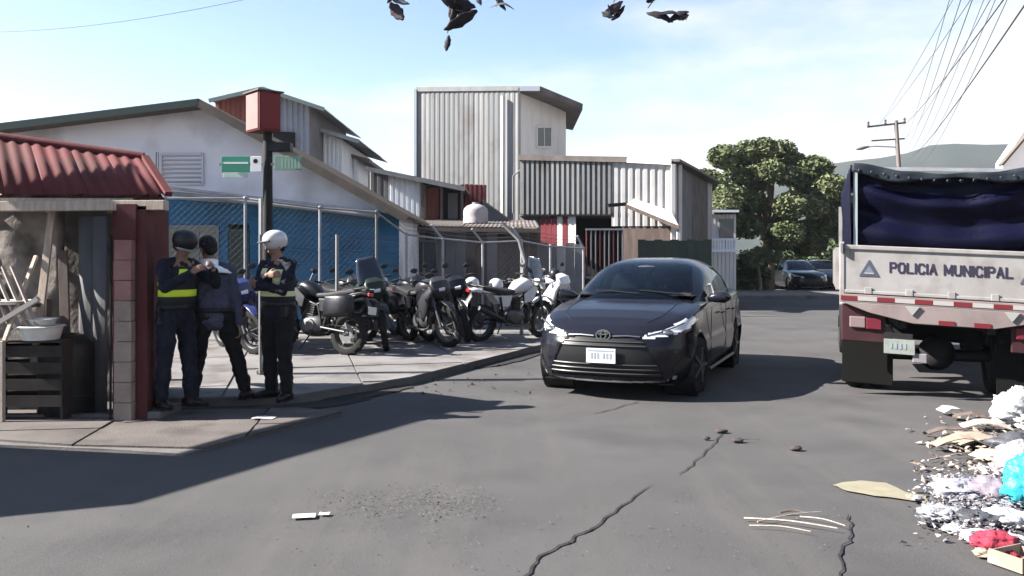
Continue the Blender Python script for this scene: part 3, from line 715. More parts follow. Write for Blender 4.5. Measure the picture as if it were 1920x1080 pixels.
# slatted rack
t = thing('slatted_rack', 'bleached slatted wooden rack tilted against the shed at the left edge', 'rack', P(-20,640,7.75)); rc = t.location.copy()
for i in range(7): MB().bar(P(-80+i*17,500,7.9)-rc, P(-30+i*17,618,7.72)-rc, .03, .018).build('slat', mat('bleached slat', (.33,.29,.265), .85, c2=(.22,.19,.17), scale=6), t)
MB().bar(P(-40,628,7.7)-rc, P(72,560,7.7)-rc, .05, .04).build('rail', mat('bleached rail', (.42,.37,.34), .85), t)
MB().bar(P(-90,512,7.93)-rc, P(30,512,7.93)-rc, .03, .03).build('rail', M_wood, t)
MB().bar(P(2,640,7.66)-rc, P(2,790,7.66)-rc, .05, .05).build('leg', M_wood, t)
# white tubs, crate and black drum in the doorway
def tub(p, r, h, label, m, name='plastic_tub'):
    t = thing(name, label, 'tub', p)
    MB().lathe([(.01,0),(r*.82,0),(r*.86,.02),(r,h*.95),(r*1.07,h*.96),(r*1.07,h),(r*.94,h),(r*.8,.03),(.01,.03)], n=22).build('bowl', m, t, smooth=True)
    MB().lathe([(r*1.05,h*.9),(r*1.12,h*.93),(r*1.05,h*1.0)], n=22).build('rim', m, t, smooth=True)
    return t
M_tub = mat('white plastic', (.58,.57,.55), .4, c2=(.48,.47,.45), scale=9)
crt = thing('dark_crate', 'tall dark crate of slats holding white tubs in shed doorway', 'crate', P(62,800,7.9)); crt.location.z = .04; cc = crt.location.copy()
M_crate = mat('blackened wood', (.02,.016,.015), .8, c2=(.035,.028,.026), scale=6)
for z in (.12,.27,.42,.57):
    MB().box(-.36,.36,-.18,-.16,z,z+.10).build('slat', M_crate, crt); MB().box(-.36,.36,.16,.18,z,z+.09).build('slat', M_crate, crt)
for x in (-.36,.33): MB().box(x,x+.03,-.16,.16,0,.70).build('end_panel', M_crate, crt)
MB().box(-.36,.36,-.18,.18,.70,.715).build('top', M_crate, crt)
tub(Vector((cc.x+.10, cc.y-.05, .758)), .19, .13, 'white oval tub with dark contents resting on the crate top', M_tub)
tub(Vector((cc.x+.11, cc.y-.05, .892)), .13, .06, 'small white bowl nested on top of the larger tub', M_tub, 'plastic_bowl')
tub(Vector((cc.x-.22, cc.y+.0, 1.08)), .20, .035, 'flat white tray with crumpled wrapper at the upper shelf', M_tub, 'plastic_tray')
MB().box(cc.x-.5,cc.x+.0,cc.y-.12,cc.y+.2,1.05,1.078).build('wall_shelf', M_brown, label='short brown shelf board holding a flat white tray', category='shelf')
t = thing('black_drum', 'black rounded drum standing inside the shed beside the crate', 'drum', (P(125,800,8.1).x, 8.12, 0))
MB().lathe([(.01,0),(.24,0),(.26,.03),(.26,.62),(.24,.70),(.15,.78),(.01,.80)], n=22).build('drum_body', M_black, t, smooth=True)
MB().lathe([(.262,.2),(.272,.215),(.262,.23)], n=22).build('hoop', M_black, t, smooth=True)

# unseen sheet added out of view on the left, shaped to shade the road
def cast(u, v, X=-7.0):
    q = G(u, v); k = -SUN/SUN.z; z = (q.x-X)/k.x*1.0; return Vector((X, q.y-k.y*z, z))
low = [cast(-260,985), cast(0,970), cast(255,945), cast(540,860), cast(905,757)]
upp = [cast(640,779), cast(450,824), cast(345,855), cast(200,848), cast(0,838), cast(-260,832)]
caster = thing('road_shadow_caster', 'unseen slanting dark sheet on poles added left of the shed to shade the road', 'shadow caster', (-7.0, 6, 0))
MB().prism([q-caster.location for q in low+upp], (-.03,0,0)).build('caster_sheet', mat('dark canvas', (.05,.05,.055), .9), caster)
for q in (cast(-260,985), cast(-260,832)): MB().tube([Vector((-.06,q.y-6,0)), Vector((-.06,q.y-6,q.z))], .03, 8).build('pole', M_steel, caster)

# small things beside the step
t = thing('white_block', 'white plastic jug standing on the pavement by the maroon pilaster', 'jug', P(287,695,9.8)); t.location.z = .1
MB().loft([(0,0,0),(0,0,.02),(0,0,.22),(0,0,.27),(0,0,.30)], [.09,.10,.10,.06,.03], [.07,.08,.08,.05,.03], n=14, ex=4, up=Vector((0,1,0))).build('jug_body', M_tub, t, smooth=True)
MB().tube([(0,0,.30),(0,0,.33)], .025, 10).build('cap', M_redp, t)

# ------------------------------------------------------------------ street sign pole
ps = thing('sign_pole', 'dark street pole carrying a red lit box and street name plates', 'street sign', G(502,700,.1)); pc = ps.location.copy(); Yp = pc.y
r_ = .055
MB().tube([(0,0,0),(0,0,P(0,250,Yp).z)], [r_*1.25, r_], 14).build('post', M_poleblk, ps, smooth=True)
MB().lathe([(r_*2.4,0),(r_*2.4,.03),(r_*1.4,.05),(r_*1.3,.12)], n=16).build('base_flange', M_poleblk, ps, smooth=True)
MB().tube([P(490,440,Yp-.12)-pc, P(490,372,Yp-.12)-pc], .018, 8).build('conduit', M_steel, ps)
MB().tube([P(488,700,Yp-.1)-pc, P(488,372,Yp-.1)-pc], .02, 8).build('conduit', M_galv2, ps)
# box: pale front face, red side with panel, small roof lip
cb = P(494,212,Yp)-pc
M4 = Matrix.Translation(cb) @ Matrix.Rotation(R(42), 4, 'Z')
wb, db, hb = .14, .18, .235
bx = MB().box(-wb,wb,-db,db,-hb,hb,M4).build('sign_box', mat('box red', (.10,.018,.02), .6, c2=(.13,.03,.03), scale=5), ps, bevel=.01)
MB().box(-wb-.012,-wb-.002,-db+.02,db-.02,-hb+.02,hb-.02,M4).build('face_panel', mat('faded pink panel', (.19,.105,.095), .6, c2=(.22,.13,.12), scale=3), bx, bevel=.004)
MB().box(-wb+.02,wb-.02,-db-.012,-db-.002,-hb+.02,hb-.02,M4).build('side_panel', mat('deep red panel', (.14,.016,.02), .5), bx, bevel=.004)
MB().box(-wb-.03,wb+.03,-db-.03,db+.03,hb+.002,hb+.018,M4).build('lid', M_roofdk, bx)
MB().box(.03,.34,-.05,.1,-.47,-.36,Matrix.Translation(cb)).build('lamp_bracket', M_black, ps, bevel=.01)
MB().bar(cb+Vector((0,0,-.32)), cb+Vector((.25,0,-.42)), .05, .05).build('bracket_arm', M_black, ps)
def plate(u0,u1,v0,v1,m,name='name_plate'):
    o = MB().prism([P(u0,v1,Yp-.07)-pc, P(u1,v1,Yp-.07)-pc, P(u1,v0,Yp-.07)-pc, P(u0,v0,Yp-.07)-pc], (0,.012,0)).build(name, m, ps, bevel=.003); return o
M_sgreen = mat('sign green', (.05,.22,.15), .45); M_spale = mat('faded green sign', (.44,.55,.46), .6, c2=(.36,.48,.40), scale=7); M_swhite = mat('sign white', (.72,.72,.72), .5)
pl = plate(415,468,293,323,M_sgreen)
for k,(a,d) in enumerate(((304,307),)): MB().prism([P(419,d,Yp-.085)-pc,P(465,d,Yp-.085)-pc,P(465,a,Yp-.085)-pc,P(419,a,Yp-.085)-pc],(0,.005,0)).build('white_band', M_swhite, pl)
pl2 = plate(418,465,324,333,M_spale)
pw = plate(470,490,293,322,M_swhite)
MB().lathe([(.001,0),(.028,0),(.028,.006),(.001,.006)], c=P(479,302,Yp-.088)-pc, axis='Y', n=14).build('dot', M_black, pw)
pr2 = plate(514,566,292,319,mat('dull green sign', (.22,.31,.25), .7, c2=(.16,.24,.19), scale=7))
for k in range(6): MB().prism([P(527+k*6.2,316,Yp-.085)-pc,P(531+k*6.2,316,Yp-.085)-pc,P(531+k*6.2,297,Yp-.085)-pc,P(527+k*6.2,297,Yp-.085)-pc],(0,.005,0)).build('faded_mark', mat('faded mark', (.22,.33,.27), .6), pr2)
for v in (308,): MB().bar(P(412,v,Yp-.02)-pc, P(570,v,Yp-.02)-pc, .03, .03).build('cross_arm', M_steel, ps)

# ------------------------------------------------------------------ wire fences with posts
def fence(name, label, posts, hs_, out=None, rails=True, mesh=.11, lean=None):
    """posts: ground points; hs_: heights"""
    o0 = Vector(posts[0]); t = thing(name, label, 'fence', o0)
    tops = []
    for i, (p, h) in enumerate(zip(posts, hs_)):
        q = Vector(p)-o0; ln = lean[i] if lean else 0
        top = q+Vector((0,0,h)); pts = [q, top]
        po = MB().tube(pts, .027, 10).build('post', M_steel, t, smooth=True)
        if ln: MB().tube([top, top+Vector((ln, -.12, .28))], .024, 8).build('angled_arm', M_steel, po)
        MB().lathe([(.04,h),(.036,h+.03),(.005,h+.045)], c=q, n=10).build('cap', M_steel, po, smooth=True)
        tops.append(top)
    for i in range(len(tops)-1):
        a, d = tops[i], tops[i+1]
        MB().tube([a, d], .019, 8).build('top_rail', M_steel, t)
        lo = MB(); L_ = (Vector(posts[i+1])-Vector(posts[i])); n = max(2, int(L_.length/mesh))
        p, q = Vector(posts[i])-o0, Vector(posts[i+1])-o0; hh = min(hs_[i], hs_[i+1])
        # two sets of diagonal strands clipped to the bay
        W = L_.length
        for sgn in (1, -1):
            for k in range(-int(hh/mesh)-1, n+int(hh/mesh)+2):
                s0 = k*mesh; # at z=0
                pts = []
                for z in (0.05, hh-.02):
                    pts.append((s0+sgn*z, z))
                (sa, za), (sb, zb) = pts
                # clip to 0..W
                def cl(sa, za, sb, zb):
                    if sa > sb: sa, za, sb, zb = sb, zb, sa, za
                    if sb <= 0 or sa >= W: return None
                    if sa < 0: za += (zb-za)*(0-sa)/(sb-sa); sa = 0
                    if sb > W: zb = za+(zb-za)*(W-sa)/(sb-sa); sb = W
                    return sa, za, sb, zb
                r = cl(sa, za, sb, zb)
                if not r: continue
                A = p.lerp(q, r[0]/W)+Vector((0,sgn*.003,r[1])); B = p.lerp(q, r[2]/W)+Vector((0,sgn*.003,r[3]))
                lo.tube([A, B], .0010, 3, cap=False)
        lo.build('wire_mesh', M_wire, t, kind='stuff')
        wr = MB()
        for k in range(3):
            wr.tube([a+Vector(((lean[i] if lean else 0)*k/2*1, -.12*k/2*bool(lean and lean[i]), .09+.08*k)), d+Vector(((lean[i+1] if lean else 0)*k/2, -.12*k/2*bool(lean and lean[i+1]), .09+.08*k))], .004, 4, cap=False)
        if lean: wr.build('barbed_wire', M_wire, t)
    return t
def fp(u, v): q = G(u, v, .1); q.z = .1; return q
fpts = [(292,640,370),(308,640,372),(460,636,372),(505,636,378),(600,630,390),(706,624,398)]
P1 = [];H1 = []
for u, vb, vt in fpts:
    q = fp(u, vb); P1.append(q); H1.append(P(0, vt, q.y).z-.1)
fence('wire_fence', 'tall wire fence on pale posts in front of the blue wall', P1[1:2]+P1[2:], H1[1:2]+H1[2:], lean=None)
fpts = [(762,618,440),(830,616,448),(905,612,455),(978,610,452),(1032,606,462),(1094,602,466)]
P2 = [];H2_ = []
for u, vb, vt in fpts:
    q = fp(u, vb); P2.append(q); H2_.append(P(0, vt, q.y).z-.1)
fence('wire_fence', 'lower wire fence with outward angled arms beside the dark shack', [P1[-1]]+P2, [H1[-1]]+H2_, lean=[.0,.0,-.22,-.22,-.18,0,-.15])
# two short thin posts set in front of the blue wall
for (u, vb, vt, lb) in ((632,645,440,'slender pale post in front of the blue wall right of pole'),):
    q = fp(u, vb); MB().tube([(0,0,0),(0,0,P(0,vt,q.y).z-.1)], .028, 10).build('thin_post', M_galv2, None, smooth=True, loc=q, label=lb, category='post')
# bent white pipe by the yard wall
q = fp(978, 628)
MB().tube([(0,0,0),(-.02,-.02,.9),(.06,0,1.35),(-.05,.02,1.75),(-.35,.02,2.05)], .035, 8).build('bent_pipe', M_galv2, None, smooth=True, loc=q, label='bent pale pipe leaning beside the grey yard wall', category='pipe')

# ------------------------------------------------------------------ trees
def leafmass(centres, per, size, m, name, parent, squash=.75, seed=1):
    rng = np.random.default_rng(seed); V = []; nF = 0
    for (c_, r_) in centres:
        n = int(per*r_*r_)
        d = rng.normal(size=(n,3)); d /= np.linalg.norm(d,axis=1)[:,None]
        rad = r_*(rng.uniform(.35,1,n)**.45)[:,None]; p = np.array(c_)+d*rad*np.array([1,1,squash])
        s = size*rng.uniform(.6,1.4,n)[:,None]
        a = rng.normal(size=(n,3)); a[:,2] *= .5; a /= np.linalg.norm(a,axis=1)[:,None]
        w = rng.normal(size=(n,3)); w -= a*np.sum(a*w,1)[:,None]; w /= np.linalg.norm(w,axis=1)[:,None]
        q = np.stack([p-a*s, p+w*s*.45, p+a*s, p-w*s*.45],1); V.append(q.reshape(-1,3)); nF += n
    V = np.concatenate(V); me = bpy.data.meshes.new(name)
    me.from_pydata(V.tolist(), [], (np.arange(nF*4).reshape(-1,4)).tolist()); me.materials.append(m)
    o = bpy.data.objects.new(name, me); COL.objects.link(o); o.parent = parent; return o
def tree(name, label, base, Y, pix, rpx, per, size, m, trunk_r, seed, fork_v, depth=2.2, group=None, squash=.75):
    rng = random.Random(seed); t = thing(name, label, 'tree' if 'tree' in name else 'bush', base, group=group); b0 = Vector(base)
    cs = []
    for (u, v) in pix:
        for k in range(2):
            yy = Y+rng.uniform(-depth, depth); p = P(u, v, Y)-b0; p.y += yy-Y
            p.x += rng.uniform(-.3,.3); cs.append((tuple(p), rpx/F*Y*rng.uniform(.65,1.1)))
    tr = MB(); fk = P(960,fork_v,Y).z-b0.z
    tr.tube([(0,0,-.1),(.03,0,fk*.4),(-.05,.03,fk)], [trunk_r*1.35,trunk_r,trunk_r*.85], 10)
    trunk = tr.build('trunk', M_bark, t, smooth=True)
    for i, (p, r_) in enumerate(cs):
        if i % 2: continue
        a = Vector((-.05,.03,fk)); e = Vector(p); m_ = a.lerp(e,.5)+Vector((rng.uniform(-.2,.2),rng.uniform(-.2,.2),.15*(e-a).length))
        MB().tube(catmull([a,m_,e],4), [trunk_r*.42*(1-.75*k/8) for k in range(9)], 6).build('limb', M_bark, trunk, smooth=True)
    leafmass(cs, per, size, m, 'crown', t, squash, seed)
    return t
random.seed(11)
bx_ = G(1440,545); bx_.z = 0
M_leafO = mat('leaf olive', (.060,.078,.032), .6, c2=(.11,.125,.06), scale=.9, thr=(.4,.6))
tree('broad_tree', 'broad rounded green tree with dense crown standing over the street end', (bx_.x, 40, 0), 38,
     [(1352,300),(1385,290),(1425,285),(1462,285),(1500,300),(1535,318),(1340,335),(1375,335),(1415,330),(1455,335),(1495,345),(1535,360),(1565,385),(1345,375),(1380,380),(1420,380),(1465,390),(1510,395),(1550,420),(1575,440),(1370,415),(1400,430),(1440,440),(1490,445),(1530,455)],
     34, 1900, .105, M_leafO, .26, 4, 440)
for i, (u, v, Y, w, lab) in enumerate(((1400,515,39,45,'dark low bush with rounded top beneath the left of broad tree'),(1470,500,43,60,'dark bush in deep shade directly behind the tree trunk'),(1545,495,44,55,'dark shrub mass beneath the right edge of the broad tree'),(1600,450,46,50,'bluish dark tree just left of the truck frame'))):
    bq = P(u,485,Y); bq.z = 0
    tree('dark_bush', lab, tuple(bq), Y, [(u-w*.5,v),(u,v-20),(u+w*.5,v),(u-w*.3,v+20),(u+w*.3,v+22)], 26, 900, .13, M_leafB, .12, 30+i, 520, depth=1.0)
bq = P(1425,485,37); bq.z = 0
tree('round_bush', 'small round pale green bush in front of dark bushes by the trunk', tuple(bq), 37, [(1408,478),(1430,474),(1448,482),(1420,492)], 16, 1100, .09, mat('leaf pale', (.085,.11,.055), .6, c2=(.11,.13,.07), scale=2), .07, 51, 505, depth=.4)

# ------------------------------------------------------------------ utility pole and wires
up = thing('utility_pole', 'distant leaning utility pole with two cross arms and street lamp', 'utility pole', (P(1698,485,60).x, 60, 0)); uc = up.location.copy()
MB().tube([(0,0,0), P(1680,226,60)-uc], [.20,.13], 10).build('pole', mat('weathered pole', (.13,.11,.10), .9), up, smooth=True)
MB().bar(P(1626,238,60)-uc, P(1698,230,60)-uc, .12, .12).build('cross_arm', M_brown, up)
MB().bar(P(1634,264,60)-uc, P(1696,260,60)-uc, .1, .1).build('cross_arm', M_brown, up)
for u, v in ((1628,238),(1660,234),(1696,231)): MB().lathe([(.06,0),(.1,.1),(.06,.2),(.1,.3),(.03,.4)], c=P(u,v,60)-uc, n=8).build('insulator', M_brown, up)
MB().tube([P(1684,276,60)-uc, P(1640,274,60)-uc, P(1625,276,60)-uc], .05, 6).build('lamp_arm', M_steel, up)
MB().loft([P(1628,275,60)-uc, P(1616,278,60)-uc, P(1606,280,60)-uc], [.15,.22,.1], [.08,.12,.05]).build('lamp_head', M_brown, up)
def cable(u0,v0,Y0,u1,v1,Y1,sag,r,label,name='overhead_cable'):
    a, d = P(u0,v0,Y0), P(u1,v1,Y1); pts = []
    for k in range(17):
        t = k/16; q = a.lerp(d,t); q.z -= sag*4*t*(1-t); pts.append(q-a)
    return MB().tube(pts, r, 5).build(name, mat('cable black', (.06,.06,.065), .7), None, loc=a, label=label, category='cable', group='overhead cables')
cable(1925,-60,9,1684,240,60,.3,.010,'thickest overhead cable running from top right corner down to utility pole')
cable(1860,-60,10,1640,236,60,.3,.006,'thin cable meeting the left tip of the upper cross arm')
cable(1890,-60,10,1694,262,60,.3,.006,'thin cable meeting the right tip of the lower cross arm')
cable(1955,-40,9,1700,300,62,.35,.012,'lowest thick overhead cable passing behind the blue tarpaulin')
cable(1820,-60,11,1628,262,60,.2,.005,'leftmost thin cable meeting the lower cross arm')
for i in range(6):
    cable(1800+i*24,-70,9+i*.4,1690+i*5,270+i*7,66+i*3,.5+.1*i,.0045+.001*(i%3),'%s pale cable of the loose bundle sagging at the upper right'%('first','second','third','fourth','fifth','sixth')[i])
cable(-80,60,14,700,-60,9,.2,.004,'faint thin cable crossing the upper left sky')
# ------------------------------------------------------------------ dry leaves hanging from a branch above the picture
br = thing('overhanging_branch', 'leafy twigs with dry curled leaves hanging into the top of the view', 'branch', P(960,-110,3.0)); bc = br.location.copy()
MB().tube(catmull([P(500,-150,3.1)-bc, P(760,-95,3.0)-bc, P(960,-105,3.0)-bc, P(1160,-85,3.0)-bc, P(1400,-120,3.1)-bc],6), .012, 8).build('bough', M_bark, br, smooth=True)
M_lfd = mat('dry leaf dark', (.010,.010,.016), .7, c2=(.022,.015,.016), scale=30); M_lfp = mat('dry leaf brown', (.07,.045,.05), .7, c2=(.035,.024,.028), scale=30); M_lfg = mat('dry leaf grey', (.10,.11,.12), .7, c2=(.05,.055,.06), scale=30)
def leaf(p, q, w, curl, m, twist=0.0, parent=br):
    p, q = Vector(p), Vector(q); d = q-p; L_ = d.length; dn = d.normalized(); s = dn.cross(Vector((0,1,0))).normalized(); nn = s.cross(dn)
    s = (s*math.cos(twist)+nn*math.sin(twist)).normalized(); nn = s.cross(dn); b = MB(); n = 9
    for i in range(n+1):
        t = i/n; ww = w*math.sin(math.pi*min(1,t*.93+.05))**.8; o = p+dn*L_*t+nn*curl*math.sin(math.pi*t)
        rip = .12*w*math.sin(t*19)
        b.v += [tuple(o-s*(ww+rip)+nn*ww*.15*math.sin(t*7)), tuple(o), tuple(o+s*(ww-rip)+nn*ww*.35*math.cos(t*5))]
    for i in range(n):
        for k in range(2): a = i*3+k; b.f.append((a,a+1,a+4,a+3))
    return b.build('leaf', m, parent, smooth=True, solid=.0012)
def twig(*pts): MB().tube(catmull([P(u,v,Y)-bc for u,v,Y in pts],4), .0022, 5).build('twig', M_bark, br)
twig((760,-95,3),(745,-30,3),(732,5,3)); twig((870,-100,3),(862,-30,3),(850,10,3),(839,62,3)); twig((960,-105,3),(945,-40,3),(930,12,3)); twig((1150,-85,3),(1160,-30,3),(1150,5,3)); twig((1230,-95,3),(1240,-30,3),(1215,15,3))
def lp(u, v, Y=3.0): return P(u,v,Y)-bc
leaf(lp(838,-30),lp(862,18),.022,.014,M_lfd,.9); leaf(lp(850,0),lp(892,14),.018,.01,M_lfd,.1); leaf(lp(826,-16),lp(852,20),.016,-.01,M_lfd,.5); leaf(lp(1222,30),lp(1288,38),.012,-.02,M_lfd,.9); leaf(lp(1140,8),lp(1164,24),.016,.01,M_lfp,.8)
leaf(lp(732,5),lp(756,38),.022,.01,M_lfp); leaf(lp(728,-12),lp(768,8),.014,.01,M_lfg,.6); leaf(lp(745,-25),lp(726,6),.012,.0,M_lfd)
leaf(lp(815,-20),lp(885,28),.020,.012,M_lfd,.3); leaf(lp(895,20),lp(832,56),.020,-.012,M_lfd,.4); leaf(lp(858,-10),lp(848,44),.022,.01,M_lfd,.2); leaf(lp(842,66),lp(836,96),.011,.004,M_lfd); leaf(lp(890,-20),lp(902,10),.012,0,M_lfg); leaf(lp(880,10),lp(860,45),.024,.01,M_lfd)
leaf(lp(918,14),lp(964,18),.010,-.016,M_lfg,1.0); leaf(lp(930,-20),lp(948,20),.012,.01,M_lfg,.5)
leaf(lp(1130,30),lp(1168,2),.016,.01,M_lfp,.2); leaf(lp(1146,38),lp(1172,10),.010,.01,M_lfd,.3); leaf(lp(1128,22),lp(1150,34),.010,.0,M_lfg)
leaf(lp(1212,24),lp(1262,42),.014,-.012,M_lfd,.3); leaf(lp(1252,42),lp(1292,22),.013,-.010,M_lfd,.4); leaf(lp(1212,4),lp(1232,-8),.012,0,M_lfd); leaf(lp(1270,36),lp(1292,28),.011,0,M_lfg)

# ------------------------------------------------------------------ rubbish heap at right
def lump(name, c_, r, m, label, cat='bag', seed=0, amp=.35, fr=2.2, flat=True, nu=34, nv=22, rot=0.0, crease=.10, group=None):
    b = MB(); rx, ry, rz_ = r; off = Vector((seed*3.1, seed*1.7, seed*.9))
    for j in range(nv+1):
        ph = -math.pi/2+math.pi*j/nv
        for i in range(nu):
            th = 2*math.pi*i/nu; d = Vector((math.cos(ph)*math.cos(th), math.cos(ph)*math.sin(th), math.sin(ph)))
            k = 1+amp*noise.noise(d*fr*.8+off)-crease*abs(noise.noise(d*fr*3+off))*2-crease*.5*abs(noise.noise(d*fr*8+off))*2
            z = d.z*rz_*k; 
            z = max(z, -rz_*.45)
            b.v.append((d.x*rx*k, d.y*ry*k, z+rz_*.45))
    for j in range(nv):
        for i in range(nu):
            i2 = (i+1) % nu; b.f.append((j*nu+i, j*nu+i2, (j+1)*nu+i2, (j+1)*nu+i))
    o = b.build(name, m, None, smooth=False, loc=c_, label=label, category=cat, group=group); o.rotation_euler.z = rot
    o.data.polygons.foreach_set('use_smooth', [True]*len(o.data.polygons)); return o
M_bagw = mat('white bag film', (.42,.42,.42), .5, c2=(.34,.35,.36), scale=8, bump=.5, bscale=18)
M_baglil = mat('pinkish bag film', (.36,.32,.34), .5, c2=(.27,.24,.26), scale=9, bump=.5, bscale=18)
M_bagc = mat('cyan bag film', (.03,.28,.33), .4, c2=(.02,.20,.25), scale=8, bump=.5, bscale=18)
M_bagg = mat('grey bag film', (.16,.16,.19), .5, c2=(.26,.26,.30), scale=12, bump=.6, bscale=25)
M_bagd = mat('dark bag film', (.035,.037,.042), .4, c2=(.07,.07,.08), scale=12, bump=.6, bscale=25)
M_red = mat('crimson cloth', (.19,.012,.03), .8, c2=(.26,.04,.06), scale=12, bump=.6, bscale=30)
M_card = mat('cardboard', (.20,.155,.12), .9, c2=(.25,.205,.165), scale=8, bump=.2)
def gp(u, v, z=.01): q = G(u, v); q.z = z; return q
lump('rubbish_bag', gp(1925,800), (.30,.28,.24), M_bagw, 'large bright white bag at right edge just below the truck tyre', seed=1, crease=.20, fr=2.8, nu=60, nv=40)
lump('rubbish_bag', gp(1915,848), (.24,.2,.09), M_bagd, 'flat dark bag between the two white bags', seed=2)
lump('rubbish_bag', gp(1920,892), (.20,.18,.17), M_baglil, 'pinkish white bag just above the cyan bag', seed=3, crease=.18, fr=2.8, nu=50, nv=34)
lump('rubbish_bag', gp(1932,948), (.17,.16,.21), M_bagc, 'bright cyan plastic bag at the right edge', seed=4, crease=.18, fr=2.8, nu=50, nv=34)
lump('rubbish_bag', gp(1860,935), (.19,.15,.09), mat('mauve film', (.12,.10,.125), .5, c2=(.18,.155,.18), scale=14, bump=.6, bscale=25), 'mauve grey crumpled plastic sheet left of the cyan bag', seed=5, fr=3)
lump('rubbish_bag', gp(1800,930), (.19,.16,.07), M_bagg, 'blue grey crumpled film, widest piece of the heap', seed=6, fr=3.2, crease=.2)
lump('rubbish_bag', gp(1770,972), (.16,.12,.045), mat('silver film', (.26,.265,.28), .4, c2=(.14,.145,.155), scale=14, bump=.6), 'silvery crumpled wrapper nearest the pale spill', seed=7, fr=3.4, crease=.22)
lump('rubbish_bag', gp(1838,985), (.15,.11,.05), M_bagd, 'dark grey torn bag piece above the red cloth', seed=8, fr=3)
lump('rubbish_bag', gp(1890,985), (.14,.12,.06), M_bagw, 'small torn white bag between cyan bag and red cloth', seed=12, fr=3)
lump('red_cloth', gp(1866,1028), (.125,.09,.055), M_red, 'crumpled crimson cloth on the rubbish heap', 'cloth', seed=9, fr=3)
lump('rubbish_bag', gp(1838,1012), (.12,.09,.03), M_baglil, 'flattened pinkish bag scrap left of the red cloth', seed=10, fr=3)
rl = random.Random(77)
for i, (u, v, w, m, lb) in enumerate(((1745,958,.05,M_bagg,'small grey crumple lowest on the road side of the heap'),(1738,985,.045,M_bagd,'small dark crumple below the silvery wrapper'),(1790,1000,.06,M_bagw,'small white crumple between silvery wrapper and red cloth'),(1822,905,.06,M_bagd,'dark crumple at the back of the blue grey film'),(1765,915,.05,M_bagw,'small white crumple at the far side of the blue grey film'),(1850,890,.07,M_baglil,'pinkish crumple between cream board and mauve sheet'),(1885,905,.06,M_bagd,'dark crumple pressed against the cyan bag'),(1880,958,.06,M_bagg,'grey crumple between mauve sheet and cyan bag'),(1720,940,.04,M_baglil,'outermost pinkish crumple beside the pale spill'),(1905,1020,.06,M_bagw,'white crumple right of the red cloth'),(1842,1045,.05,M_card,'tan crumple below the red cloth'),(1890,1050,.05,M_red,'small red scrap beside the torn box'))):
    lump('crumpled_wrapper', gp(u,v), (w*rl.uniform(.9,1.5),w*rl.uniform(.7,1.1),w*.5), m, lb, 'wrapper', seed=20+i, fr=3.3, crease=.22, nu=24, nv=14, rot=rl.uniform(0,3))
t = thing('torn_box', 'torn brown cardboard box at the bottom right corner', 'box', gp(1915,1062)); t.rotation_euler.z = R(24)
for (a, q, r0, r1, z0, z1) in ((-.12,.12,-.09,-.084,0,.075),(-.12,.12,.084,.09,0,.06),(-.12,-.114,-.084,.084,0,.07),(.114,.12,-.084,.084,0,.05),(-.114,.114,-.084,.084,0,.006)): MB().box(a,q,r0,r1,z0,z1).build('side', M_card, t)
MB().prism([(-.12,-.09,.076),(.10,-.09,.076),(.12,-.17,.10),(-.10,-.18,.09)], (0,0,.004)).build('flap', M_card, t)
rs = random.Random(5)
cards = [(1835,835,.24,.13,10,'largest tan cardboard sheet lying flat below the dark bag'),(1848,808,.20,.08,-15,'tan cardboard strip furthest up the heap'),(1800,845,.22,.05,5,'narrow pale board pointing at the truck tyre'),(1862,862,.16,.10,30,'bent cream cardboard piece beside the pinkish bag'),(1785,822,.2,.035,-5,'thin brown lath lying beyond the tan sheets'),(1780,778,.12,.06,20,'small pale carton scrap closest to the truck'),(1822,790,.16,.06,-24,'brown carton scrap near the truck shadow')]
for i, (u, v, w, h, a, lb) in enumerate(cards):
    b = MB(); n = 6; hump = rs.uniform(.02,.06)
    for k in range(n+1):
        x = -w+2*w*k/n; z = hump*math.sin(math.pi*k/n)+.012*rs.random()
        b.v += [(x,-h,z),(x+.02*rs.random(),h,z+.01)]
    for k in range(n): b.f.append((2*k,2*k+2,2*k+3,2*k+1))
    o = b.build('cardboard_piece', [M_card, M_wood, M_card, mat('cream card', (.32,.28,.23), .85), M_brown, M_plate, M_brown][i], None, solid=.006, loc=gp(u,v,.022+.006*(i%3)), label=lb, category='cardboard'); o.rotation_euler.z = R(a)
def stick(u0,v0,u1,v1,r,lb,m=M_wood,z=.02):
    a, d = gp(u0,v0,z), gp(u1,v1,z+.008); mid = a.lerp(d,.5)+Vector((.01,.02,.006))
    MB().tube(catmull([Vector((0,0,0)),mid-a,d-a],4), [r*(1-.5*k/8) for k in range(9)], 6).build('stick', m, None, smooth=True, loc=a, label=lb, category='stick')
stick(1395,978,1570,1000,.006,'pale stick lying lengthwise across the crack'); stick(1420,985,1540,968,.004,'thin pale stick crossing the longer one'); stick(1462,967,1510,970,.007,'short dark stick above the crossed pale sticks',M_brown); stick(1405,992,1520,1006,.004,'lowest thin pale stick in the road'); stick(1500,975,1585,995,.004,'pale forked twig by the road crack end')
stick(1745,845,1830,838,.008,'long thin brown stick reaching out of the heap',M_brown,.03); stick(1740,868,1850,852,.006,'thin pale lath sticking out towards the road'); 
for (u, v, w, lb) in ((1352,812,.06,'dark clod at the head of the road crack'),(1383,830,.055,'dark clod with a thin stalk right of the crack head'),(1492,845,.05,'solitary dark scrap in the middle of the road'),(1325,826,.03,'tiny dark crumb left of the crack head')):
    lump('dark_scrap', gp(u,v,.008), (w,w*.7,.022), mat('dark dirt', (.045,.035,.035), .95), lb, 'debris', seed=u*.1, nu=14, nv=8)
stick(1375,832,1425,830,.004,'thin dark stalk beside the dark clods',M_brown)
